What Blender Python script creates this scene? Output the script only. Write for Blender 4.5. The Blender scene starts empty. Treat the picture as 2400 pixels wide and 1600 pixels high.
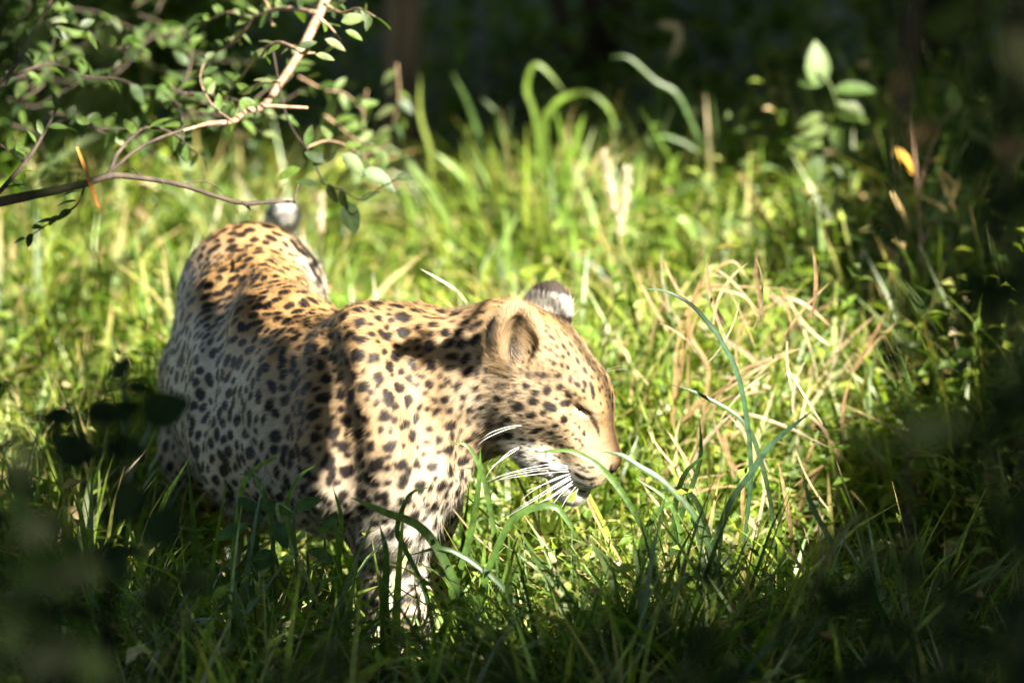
import bpy, math, random
import numpy as np
from mathutils import Vector
R = math.radians
rng = np.random.default_rng(7)
random.seed(7)
sc = bpy.context.scene

# ------------------------------------------------------------ camera, light, exposure
TILT = R(12.0); DIST = 9.0; FOC = 220.0
TGT = np.array([0.0, 0.0, 0.57])
FWD = np.array([0.0, math.cos(TILT), -math.sin(TILT)])
RGT = np.array([1.0, 0.0, 0.0])
UPV = np.array([0.0, math.sin(TILT), math.cos(TILT)])
CAM = TGT - FWD * DIST
cd = bpy.data.cameras.new('camera'); cam = bpy.data.objects.new('camera', cd)
sc.collection.objects.link(cam); sc.camera = cam
cam.location = CAM; cam.rotation_euler = (math.pi/2 - TILT, 0, 0)
cd.lens = FOC; cd.sensor_width = 36.0; cd.clip_start = 0.2; cd.clip_end = 2000
cd.dof.use_dof = True; cd.dof.focus_distance = 8.97; cd.dof.aperture_fstop = 3.2
cd.dof.aperture_blades = 9

SUN_EL = R(40.0)
sh = np.array([0.64, -0.768])                    # horizontal direction towards the sun
SUN = np.array([sh[0]*math.cos(SUN_EL), sh[1]*math.cos(SUN_EL), math.sin(SUN_EL)])
w = bpy.data.worlds.new('World'); sc.world = w; w.use_nodes = True
nt = w.node_tree; bg = nt.nodes['Background']
sky = nt.nodes.new('ShaderNodeTexSky'); sky.sky_type = 'NISHITA'; sky.sun_disc = False
sky.sun_elevation = SUN_EL; sky.sun_rotation = math.atan2(sh[0], sh[1])
sky.air_density = 1.0; sky.dust_density = 0.6; sky.ozone_density = 1.0
nt.links.new(sky.outputs[0], bg.inputs[0]); bg.inputs[1].default_value = 0.05
sd = bpy.data.lights.new('sun', 'SUN'); sun = bpy.data.objects.new('sun', sd)
sc.collection.objects.link(sun); sd.energy = 5.0; sd.angle = R(0.5); sd.color = (1.0, 0.93, 0.80)
sun.rotation_euler = Vector(SUN).to_track_quat('Z', 'Y').to_euler(); sun.location = (6, -6, 12)
sc.view_settings.view_transform = 'Standard'; sc.view_settings.look = 'None'
sc.view_settings.exposure = 2.9; sc.view_settings.gamma = 1.0
sc.view_settings.use_curve_mapping = False
sc.render.engine = 'CYCLES'
cy = sc.cycles
cy.max_bounces = 7; cy.diffuse_bounces = 3; cy.glossy_bounces = 2
cy.transmission_bounces = 4; cy.transparent_max_bounces = 4
cy.use_denoising = True
cy.sample_clamp_indirect = 6.0
try: sc.cycles_curves.shape = 'RIBBONS'
except Exception: pass

KP = 36.0 / FOC / 2400.0
def P(px, py, Y):
    """a point of the photograph (2400x1600) taken to the depth Y metres behind the head"""
    d = FWD + RGT*(px-1200)*KP + UPV*(800-py)*KP
    t = (Y - CAM[1]) / d[1]
    return CAM + d*t

# ------------------------------------------------------------ mesh helpers
def link(o, parent=None):
    sc.collection.objects.link(o)
    if parent is not None: o.parent = parent
    return o
def tag(o, label=None, cat=None, group=None, kind=None):
    if label: o['label'] = label
    if cat: o['category'] = cat
    if group: o['group'] = group
    if kind: o['kind'] = kind
    return o
def new_mesh(name, V, F, mat=None, col=None, smooth=True):
    V = np.asarray(V, np.float32); F = np.asarray(F, np.int32); k = F.shape[1]
    me = bpy.data.meshes.new(name)
    me.vertices.add(len(V)); me.vertices.foreach_set('co', V.ravel())
    me.loops.add(F.size); me.loops.foreach_set('vertex_index', F.ravel())
    me.polygons.add(len(F)); me.polygons.foreach_set('loop_start', np.arange(0, F.size, k, dtype=np.int32))
    me.polygons.foreach_set('use_smooth', np.full(len(F), smooth))
    me.update(calc_edges=True)
    if col is not None:
        a = me.attributes.new('col', 'FLOAT_COLOR', 'POINT')
        c = np.ones((len(V), 4), np.float32); c[:, :3] = col
        a.data.foreach_set('color', c.ravel())
    if mat: me.materials.append(mat)
    return me
def mesh_obj(name, V, F, mat=None, col=None, parent=None, smooth=True, loc=None):
    V = np.asarray(V, float)
    if loc is not None: V = V - np.asarray(loc)
    o = link(bpy.data.objects.new(name, new_mesh(name, V, F, mat, col, smooth)), parent)
    if loc is not None: o.location = loc
    return o
def empty(name, loc):
    o = link(bpy.data.objects.new(name, None)); o.location = loc; o.empty_display_size = 0.05
    return o
def unit(a): return a / np.maximum(np.linalg.norm(a, axis=-1, keepdims=True), 1e-9)

def tube(pts, rad, seg=6, sub=4, wob=0.0):
    """a tapered tube through pts (Catmull-Rom), rad one per point"""
    pts = np.asarray(pts, float); rad = np.asarray(rad, float)
    n = len(pts); Q = []; Rr = []
    ext = np.vstack([2*pts[0]-pts[1], pts, 2*pts[-1]-pts[-2]])
    for i in range(n-1):
        p0, p1, p2, p3 = ext[i:i+4]
        for s in range(sub):
            t = s/sub
            Q.append(0.5*((2*p1)+(-p0+p2)*t+(2*p0-5*p1+4*p2-p3)*t*t+(-p0+3*p1-3*p2+p3)*t**3))
            Rr.append(rad[i]*(1-t)+rad[i+1]*t)
    Q.append(pts[-1]); Rr.append(rad[-1]); Q = np.array(Q); Rr = np.array(Rr)
    if wob: Rr = Rr*(1+wob*rng.uniform(-1, 1, len(Rr)))
    T = unit(np.gradient(Q, axis=0)); a = np.array([0.3, 0.2, 0.93]); a = a/np.linalg.norm(a)
    if abs(T[0]@a) > .95: a = np.array([1., 0, 0])
    N = unit(np.cross(T, a)); B = np.cross(T, N)
    th = np.arange(seg)*2*math.pi/seg
    V = (Q[:, None]+Rr[:, None, None]*(np.cos(th)[None, :, None]*N[:, None]+np.sin(th)[None, :, None]*B[:, None])).reshape(-1, 3)
    m = len(Q); i = np.arange(m-1)[:, None]*seg; j = np.arange(seg)[None, :]; j2 = (j+1) % seg
    F = np.stack([i+j, i+j2, i+seg+j2, i+seg+j], -1).reshape(-1, 4)
    c0 = len(V); V = np.vstack([V, Q[0], Q[-1]])
    e = np.arange(seg); e2 = (e+1) % seg
    F0 = np.stack([np.full(seg, c0), e2, e, e], -1); l = (m-1)*seg
    F = np.vstack([np.concatenate([F[:, [0, 1, 2]], F[:, [0, 2, 3]]]), F0[:, :3],
                   np.stack([np.full(seg, c0+1), l+e, l+e2], -1)])
    return V, F
class Bag:
    """collects triangles and colours for one mesh object"""
    def __init__(s): s.V = []; s.F = []; s.C = []; s.n = 0
    def add(s, V, F, col=None):
        s.V.append(V); s.F.append(F+s.n); s.n += len(V)
        s.C.append(np.broadcast_to(np.array([.5, .5, .5]) if col is None else col, (len(V), 3)))
    def build(s, name, mat, parent=None, loc=None, smooth=True):
        return mesh_obj(name, np.vstack(s.V), np.vstack(s.F), mat, np.vstack(s.C), parent, smooth, loc)

# ------------------------------------------------------------ procedural materials
def mat_plant(name, transl=0.35, rough=0.5, spec=0.4, tint=(1.26, 1.46, .50)):
    m = bpy.data.materials.new(name); m.use_nodes = True; t = m.node_tree; N = t.nodes; L = t.links
    N.clear(); out = N.new('ShaderNodeOutputMaterial'); pb = N.new('ShaderNodeBsdfPrincipled')
    at = N.new('ShaderNodeAttribute'); at.attribute_name = 'col'
    tc = N.new('ShaderNodeNewGeometry'); nz = N.new('ShaderNodeTexNoise'); nz.inputs['Scale'].default_value = 90
    nz.inputs['Detail'].default_value = 2
    L.new(tc.outputs['Position'], nz.inputs['Vector'])
    mr = N.new('ShaderNodeMapRange'); mr.inputs[1].default_value = .3; mr.inputs[2].default_value = .7
    mr.inputs[3].default_value = .62; mr.inputs[4].default_value = 1.35
    L.new(nz.outputs['Fac'], mr.inputs[0])
    vm = N.new('ShaderNodeVectorMath'); vm.operation = 'SCALE'
    L.new(at.outputs['Color'], vm.inputs[0]); L.new(mr.outputs[0], vm.inputs['Scale'])
    L.new(vm.outputs[0], pb.inputs['Base Color'])
    pb.inputs['Roughness'].default_value = rough; pb.inputs['Specular IOR Level'].default_value = spec
    if transl > 0:
        tr = N.new('ShaderNodeBsdfTranslucent'); tm = N.new('ShaderNodeVectorMath'); tm.operation = 'MULTIPLY'
        tm.inputs[1].default_value = tint
        L.new(vm.outputs[0], tm.inputs[0]); L.new(tm.outputs[0], tr.inputs['Color'])
        mx = N.new('ShaderNodeMixShader'); mx.inputs[0].default_value = transl
        L.new(pb.outputs[0], mx.inputs[1]); L.new(tr.outputs[0], mx.inputs[2]); L.new(mx.outputs[0], out.inputs[0])
    else: L.new(pb.outputs[0], out.inputs[0])
    return m
def mat_bark(name, c1, c2, scale=30.):
    m = bpy.data.materials.new(name); m.use_nodes = True; t = m.node_tree; N = t.nodes; L = t.links
    pb = N['Principled BSDF']; tc = N.new('ShaderNodeNewGeometry'); nz = N.new('ShaderNodeTexNoise')
    mp = N.new('ShaderNodeMapping'); mp.inputs['Scale'].default_value = (1, 1, .25)
    L.new(tc.outputs['Position'], mp.inputs[0]); L.new(mp.outputs[0], nz.inputs['Vector'])
    nz.inputs['Scale'].default_value = scale; nz.inputs['Detail'].default_value = 6
    cr = N.new('ShaderNodeValToRGB'); cr.color_ramp.elements[0].color = (*c1, 1); cr.color_ramp.elements[1].color = (*c2, 1)
    cr.color_ramp.elements[0].position = .35; cr.color_ramp.elements[1].position = .65
    L.new(nz.outputs['Fac'], cr.inputs[0]); L.new(cr.outputs[0], pb.inputs['Base Color'])
    bp = N.new('ShaderNodeBump'); bp.inputs['Strength'].default_value = .6; bp.inputs['Distance'].default_value = .01
    L.new(nz.outputs['Fac'], bp.inputs['Height']); L.new(bp.outputs[0], pb.inputs['Normal'])
    pb.inputs['Roughness'].default_value = .85
    return m
def mat_soil():
    m = mat_bark('soil', (.035, .024, .014), (.12, .085, .05), 14.)
    return m
M_leaf = mat_plant('leaf', .45); M_shade = mat_plant('dull_leaf', .15, .7, .08); M_grass = mat_plant('grass_blade_surface', .5, .42, .5)
M_dry = mat_plant('dry_straw', .25, .5, .35, (1.1, 1.0, .8))
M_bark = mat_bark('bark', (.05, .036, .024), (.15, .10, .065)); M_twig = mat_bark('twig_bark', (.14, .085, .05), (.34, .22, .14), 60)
M_twig_shaded = mat_bark('shaded_twig_bark', (.018, .013, .008), (.06, .04, .025), 60)  # darker copy of the twig bark, with the branch's shade put into its colour
M_soil = mat_soil()
# ------------------------------------------------------------ the leopard
def cam_dir(a, b, c):                    # a right, b up, c towards the viewer
    v = RGT*a + UPV*b - FWD*c
    return v/np.linalg.norm(v)
HX = cam_dir(.71, -.70, .03)             # the way the head points
HR = cam_dir(-.24, -.23, .94); HR = unit(HR - HX*(HR@HX))   # towards its right ear
HY = -HR; HZ = np.cross(HX, HY)
HO = P(1290, 893, 0.0)
def hp(x, y, z): return HO + HX*x + HY*y + HZ*z
prims = []                               # (group, kind, data, k)
def cap(g, a, b, ra, rb, k=.03): prims.append((g, 'c', (np.array(a, float), np.array(b, float), ra, rb), k))
def ell(g, c, r, ax=None, k=.03):
    prims.append((g, 'e', (np.array(c, float), np.array(r, float), np.eye(3) if ax is None else np.array(ax)), k))
def sub(c, r, ax=None, k=.01): prims.append(('S', 'e', (np.array(c, float), np.array(r, float), np.eye(3) if ax is None else np.array(ax)), k))
# torso: rump -> belly -> chest, upper and lower rows
up = [(-.405, .86, .475), (-.405, .74, .490), (-.395, .55, .455), (-.345, .32, .450), (-.265, .13, .445), (-.185, .03, .470)]
ur = [.085, .103, .115, .122, .120, .112]
lo = [(-.405, .70, .42), (-.395, .50, .380), (-.345, .28, .375), (-.250, .10, .390), (-.165, .01, .40)]
lr = [.105, .128, .128, .118, .105]
for i in range(5): cap('T', up[i], up[i+1], ur[i], ur[i+1])
for i in range(4): cap('T', lo[i], lo[i+1], lr[i], lr[i+1])
ell('T', (-.220, .03, .495), (.050, .085, .108), k=.03)      # right shoulder blade
ell('T', (-.135, .11, .490), (.05, .08, .105), k=.03)
ell('T', (-.255, -.005, .42), (.06, .085, .11), k=.03)       # right upper arm
ell('T', (-.46, .74, .40), (.058, .12, .13), k=.04)          # haunches
ell('T', (-.345, .74, .40), (.058, .12, .13), k=.04)
# neck
cap('N', (-.185, .05, .500), (.030, .025, .505), .112, .088, .04)
cap('N', (-.150, .05, .440), (-.010, .075, .470), .085, .070, .03)
cap('T', (-.200, -.015, .47), (-.168, -.025, .32), .078, .058, .02)
# head
def H(g, p, r, k=.015): ell(g, hp(*p), r, np.array([HX, HY, HZ]), k)
H('H', (-.03, 0, .008), (.088, .070, .064)); H('H', (-.085, 0, -.02), (.07, .068, .068), .03)
H('H', (.03, 0, .018), (.060, .050, .044))
for s in (1, -1):
    H('H', (.050, s*.034, -.074), (.050, .026, .034), .025); H('H', (.005, s*.043, -.030), (.050, .036, .044), .02); H('H', (-.045, s*.043, -.045), (.045, .040, .052), .025)
    H('H', (.117, s*.021, -.049), (.037, .024, .029), .01)
    cap('H', hp(.035, s*.040, .030), hp(.072, s*.026, .024), .012, .010, .015)
    cap('H', hp(.045, s*.046, -.014), hp(.085, s*.034, -.028), .020, .018, .02)
cap('H', hp(.045, 0, .027), hp(.132, 0, -.016), .028, .017, .03)
cap('H', hp(.06, 0, -.026), hp(.116, 0, -.044), .046, .034, .02)
H('H', (.143, 0, -.024), (.012, .019, .014), .01)
cap('H', hp(-.01, 0, -.066), hp(.108, 0, -.082), .034, .024, .02)
H('H', (.128, 0, -.090), (.026, .029, .025), .012)
for s in (1, -1):
    sub(hp(.063, s*.042, .018), (.012, .008, .0018), np.array([unit(HX+.15*HZ), HY, unit(HZ-.15*HX)]), .008)
    sub(hp(.156, s*.014, -.032), (.009, .0055, .006), np.array([HX, HY, HZ]), .003)
    sub(hp(.115, s*.042, -.080), (.035, .012, .0030), np.array([unit(HX*.98-HZ*.1), HY, HZ]), .004)
# ears: cups, each given by centre, tip axis and opening direction
def ear(c, a, o, s=1.0):
    a = unit(a); o = unit(o - a*(o@a)); wv = np.cross(a, o)
    ax = np.array([a, wv, o]); ax_i = len(prims)
    ell('E', c, (.048*s, .037*s, .020*s), ax, .012)
    prims.append(('X', 'e', (c + o*.018*s - a*.002, np.array([.040*s, .029*s, .024*s]), ax), .006))
    return (c, ax)
EAR_R = ear(P(1209, 794, -.040), cam_dir(-.02, .96, .15), cam_dir(.42, -.10, .90), .97)
EAR_L = ear(P(1280, 738, .065), cam_dir(.22, .95, -.10), cam_dir(.10, .10, -.95), 0.95)
# legs (right fore, left fore, right hind, left hind) and tail
def leg(pts, rad):
    for i in range(len(pts)-1): cap('L', pts[i], pts[i+1], rad[i], rad[i+1], .025)
leg([(-.235, .02, .40), (-.185, .03, .31), (-.163, -.02, .17), (-.158, -.03, .055), (-.150, -.07, .035)], [.072, .056, .040, .036, .036])
leg([(-.13, .14, .38), (-.13, .19, .29), (-.14, .22, .16), (-.14, .22, .055), (-.13, .18, .035)], [.065, .050, .037, .034, .034])
leg([(-.465, .72, .36), (-.480, .60, .27), (-.475, .80, .17), (-.47, .78, .05), (-.46, .73, .032)], [.085, .058, .034, .030, .034])
leg([(-.345, .74, .36), (-.330, .66, .27), (-.335, .86, .17), (-.335, .85, .05), (-.33, .80, .032)], [.085, .058, .034, .030, .034])
TAIL = [(-.395, .90, .52), (-.385, 1.00, .46), (-.370, 1.08, .38), (-.352, 1.17, .36), (-.340, 1.22, .42), P(650, 560, 1.19), P(662, 508, 1.15)]
for i in range(6): cap('Q', TAIL[i], TAIL[i+1], [.036, .027, .023, .021, .021, .021, .0][i], [.027, .023, .021, .021, .021, .022][i], .012)

def d_prim(p, kind, d):
    if kind == 'c':
        a, b, ra, rb = d; ba = b-a; t = np.clip(((p-a)@ba)/(ba@ba), 0, 1)
        return np.linalg.norm(p-a-t[:, None]*ba, axis=1) - (ra+t*(rb-ra))
    c, r, ax = d; q = (p-c)@ax.T
    k0 = np.linalg.norm(q/r, axis=1); k1 = np.linalg.norm(q/(r*r), axis=1)
    return k0*(k0-1)/np.maximum(k1, 1e-6)
def smin(a, b, k):
    h = np.maximum(k-np.abs(a-b), 0)/k
    return np.minimum(a, b)-h*h*k*.25
def bound(pr):
    g, kind, d, k = pr
    if kind == 'c': a, b, ra, rb = d; return (a+b)/2, np.linalg.norm(b-a)/2+max(ra, rb)
    return d[0], max(d[1])
def sdf(p, groups=False):
    """smooth union of all the primitives; far ones are skipped in blocks"""
    D = np.full(len(p), 1e3); G = {}
    for g, kind, d, k in prims:
        if g in 'SX': continue
        c, rr = bound((g, kind, d, k))
        m = np.linalg.norm(p-c, axis=1) < rr+.12
        if not m.any(): continue
        dd = d_prim(p[m], kind, d)
        D[m] = np.where(D[m] > 50, dd, smin(D[m], dd, k))
        if groups:
            G.setdefault(g, np.full(len(p), .5)); G[g][m] = np.minimum(G[g][m], dd)
    D[D > 50] = .12
    for g, kind, d, k in prims:
        if g not in 'SX': continue
        c, rr = bound((g, kind, d, k)); m = np.linalg.norm(p-c, axis=1) < rr+.03
        if m.any(): D[m] = -smin(-D[m], d_prim(p[m], kind, d), k)
    return (D, G) if groups else D
def skin_at(px, py):
    d = unit(P(px, py, 0)-CAM); p = P(px, py, -.5)
    for _ in range(50): p = p+d*min(.03, max(-.03, sdf(p[None])[0]))
    return p
def crease(l, r, depth, k, g='S'):
    pts = [skin_at(*q) for q in l]; nn = [grad(q[None])[0] for q in pts]
    c = [q+n*(r-depth)*(1 if g == 'S' else -1) for q, n in zip(pts, nn)]
    return [(g, 'c', (c[i], c[i+1], r, r), k) for i in range(len(c)-1)]
def grad(p, e=.001):
    g = np.stack([sdf(p+np.eye(3)[i]*e)-sdf(p-np.eye(3)[i]*e) for i in range(3)], 1)
    return unit(g)
def surface(h_final=.0033):
    lo_, hi_ = np.array([-.62, -.16, -.03]), np.array([.30, 1.32, .80])
    h = h_final*16; n = np.ceil((hi_-lo_)/h).astype(int)
    cells = np.stack(np.meshgrid(*[np.arange(x) for x in n], indexing='ij'), -1).reshape(-1, 3)
    while True:
        c = lo_+(cells+.5)*h
        cells = cells[np.abs(sdf(c)) < h*1.25]
        if h < h_final*1.5: break
        off = np.array([[i, j, k] for i in (0, 1) for j in (0, 1) for k in (0, 1)])
        cells = (cells[:, None]*2+off[None]).reshape(-1, 3); h /= 2
    N = 4096
    key = lambda c: (c[:, 0]*N+c[:, 1])*N+c[:, 2]
    off = np.array([[0, 0, 0], [1, 0, 0], [0, 1, 0], [1, 1, 0], [0, 0, 1], [1, 0, 1], [0, 1, 1], [1, 1, 1]])
    cor = (cells[:, None]+off[None]+1).reshape(-1, 3)
    ck, inv = np.unique(key(cor), return_inverse=True); inv = inv.reshape(-1, 8)
    cc = np.stack([ck//(N*N), (ck//N) % N, ck % N], 1)-1
    d = sdf(lo_+cc*h)[inv]
    act = (d.min(1) < 0) & (d.max(1) >= 0); cells = cells[act]; d = d[act]
    edges = [(0, 1), (2, 3), (4, 5), (6, 7), (0, 2), (1, 3), (4, 6), (5, 7), (0, 4), (1, 5), (2, 6), (3, 7)]
    S = np.zeros((len(cells), 3)); W = np.zeros(len(cells))
    for a, b in edges:
        x = (d[:, a] < 0) != (d[:, b] < 0); t = d[:, a]/np.where(x, d[:, a]-d[:, b], 1)
        S += np.where(x[:, None], off[a]+t[:, None]*(off[b]-off[a]), 0); W += x
    V = lo_+(cells+S/W[:, None])*h
    K = key(cells+1); order = np.argsort(K); Ks = K[order]
    def find(c):
        k = key(c+1); i = np.clip(np.searchsorted(Ks, k), 0, len(Ks)-1)
        return np.where(Ks[i] == k, order[i], -1)
    F = []
    for ax_, ci, (u, v) in ((0, 1, (1, 2)), (1, 2, (2, 0)), (2, 4, (0, 1))):
        x = (d[:, 0] < 0) != (d[:, ci] < 0); e = cells[x]; neg = d[x, 0] < 0
        U = np.eye(3, dtype=int)[u]; Vv = np.eye(3, dtype=int)[v]
        q = np.stack([find(e), find(e-U), find(e-U-Vv), find(e-Vv)], 1)
        ok = (q >= 0).all(1); q = q[ok]; neg = neg[ok]
        q[~neg] = q[~neg][:, ::-1]; F.append(q)
    F = np.vstack(F)
    for _ in range(1):
        g = grad(V); V = V-np.clip(sdf(V), -.003, .003)[:, None]*g*.8
    return V, F
_new = []
for l, r, dp, k, g_ in (([(770, 800), (785, 900), (800, 1020), (800, 1120)], .024, .003, .03, 'S'), ([(560, 980), (610, 1090), (680, 1180)], .009, .0035, .012, 'S'), ([(640, 960), (690, 1070), (760, 1170)], .009, .0035, .012, 'S'),
                       ([(945, 770), (985, 880), (1000, 980), (1010, 1060)], .024, .004, .03, 'S'), ([(525, 660), (490, 800), (470, 930), (455, 1040)], .030, .009, .04, 'S'), ([(1160, 900), (1120, 990), (1085, 1080)], .020, .008, .025, 'S'),
                       ([(835, 745), (855, 830), (870, 920)], .020, .006, .03, 'T'), ([(700, 700), (640, 660), (600, 600)], .014, .004, .03, 'T'), ([(880, 960), (905, 1050), (930, 1160)], .030, .003, .03, 'T')):
    _new += crease(l, r, dp, k, g_)
prims += _new
import time; _t = time.time()
LV, LF = surface()
LN = grad(LV)
_, LG = sdf(LV, True)
print('leopard mesh', len(LV), len(LF), round(time.time()-_t, 1))
f = lambda g: LG.get(g, np.full(len(LV), .5))
def near(g, s=.012):
    others = np.minimum.reduce([f(x) for x in 'TNHELQ' if x != g])
    return 1/(1+np.exp((f(g)-others)/s))
wH, wE, wL, wQ, wT, wN = [near(g) for g in 'HELQTN']
hl = np.stack([(LV-HO)@HX, (LV-HO)@HY, (LV-HO)@HZ], 1)       # head coordinates
SP = np.array(up[::-1]); SP = np.vstack([[.03, .02, .53], SP, [[-.40, 1.0, .45]]])
def spine_t(p):
    best = np.full(len(p), 9.); T = np.zeros((len(p), 3)); C = np.zeros((len(p), 3)); S_ = np.zeros(len(p)); acc = 0
    for i in range(len(SP)-1):
        a, b = SP[i], SP[i+1]; ba = b-a; l = np.linalg.norm(ba); t = np.clip((p-a)@ba/(l*l), 0, 1)
        q = a+t[:, None]*ba; dd = np.linalg.norm(p-q, axis=1); m = dd < best
        best[m] = dd[m]; T[m] = ba/l; C[m] = q[m]; S_[m] = acc+t[m]*l; acc += l
    return T, C, S_
ST, SCn, SS = spine_t(LV)
# direction the coat lies in
flow = ST+np.array([0, 0, -.45])*(1-np.clip(LN[:, 2:3], 0, 1))
flow = flow*(1-wL[:, None])+np.array([0, .1, -1.])*wL[:, None]
hf = LV-hp(.19, 0, -.02); hf = unit(hf)+HZ*np.clip(LN@HZ, 0, 1)[:, None]*.2
flow = flow*(1-wH[:, None])+hf*wH[:, None]
for (c, ax), m in ((EAR_R, np.linalg.norm(LV-EAR_R[0], axis=1) < .075), (EAR_L, np.linalg.norm(LV-EAR_L[0], axis=1) < .075)):
    ww = (wE*m)[:, None]; flow = flow*(1-ww)+ax[0]*ww
tq = np.array(TAIL); tt = unit(np.gradient(tq, axis=0)); nn = np.argmin(np.linalg.norm(LV[:, None]-tq[None], axis=2), 1)
flow = flow*(1-wQ[:, None])+tt[nn]*wQ[:, None]
flow = unit(flow-LN*np.sum(flow*LN, 1, keepdims=True))
# smooth noise made of random waves
def wave(p, scale, seed, n=10):
    r = np.random.default_rng(seed); k = unit(r.normal(size=(n, 3)))*scale*r.uniform(.6, 1.5, (n, 1)); ph = r.uniform(0, 6.28, n)
    return np.sin(p@k.T+ph).sum(1)/math.sqrt(n)
def ss(x, a, b): t = np.clip((x-a)/(b-a), 0, 1); return t*t*(3-2*t)
# ground colours of the coat
TAN = np.array([.37, .215, .085]); PALE = np.array([.47, .41, .32]); WHITE = np.array([.56, .52, .45])
DARKC = np.array([.012, .009, .008])
hgt = np.sum((LV-SCn)*np.array([0, 0, 1]), 1)
top = ss(hgt+.012*wave(LV, 30, 3), .03, .11)
low = ss(-hgt, .12, .20)
C = PALE+(TAN-PALE)*top[:, None]; C = C+(WHITE-C)*low[:, None]
frontal = ss(SS, .36, .24)*(1-wL)*(1-wH)
C = C+(np.array([.315, .195, .090])-C)*(frontal*.85*ss(LV[:, 2], .30, .46))[:, None]
C = C+(np.array([.44, .34, .23])-C)*(wL*.85)[:, None]
C = C+(WHITE-C)*(wL*ss(LN@np.array([.8, .5, 0]), .2, .9))[:, None]
# head: tan above, white below and round the mouth
htop = ss(hl[:, 2]+.25*np.abs(hl[:, 1]), -.035, .055)
HC = np.array([.37, .265, .16])+(np.array([.36, .22, .09])-np.array([.37, .265, .16]))*htop[:, None]
wh = np.clip(ss(-hl[:, 2], .050, .075)+ss(np.linalg.norm((hl-[.118, 0, -.055])*[1, .8, 1.3], axis=1), .045, .028)*ss(-hl[:, 2], .020, .040), 0, 1)
HC = HC+(WHITE*1.05-HC)*wh[:, None]
br = ss(-np.abs(hl[:, 1]), -.022, -.012)*ss(hl[:, 0], .07, .10)*ss(hl[:, 2], -.03, -.018)
HC = HC+(np.array([.36, .22, .11])-HC)*br[:, None]
C = C+(HC-C)*(wH)[:, None]
BASE = C.copy()
dark = np.zeros(len(LV)); inner = np.zeros(len(LV))
from mathutils.kdtree import KDTree
kd = KDTree(len(LV))
for i in range(len(LV)): kd.insert(LV[i], i)
kd.balance()
def neigh(c, r): return np.array([x[1] for x in kd.find_range(c, r)], int)
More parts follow.
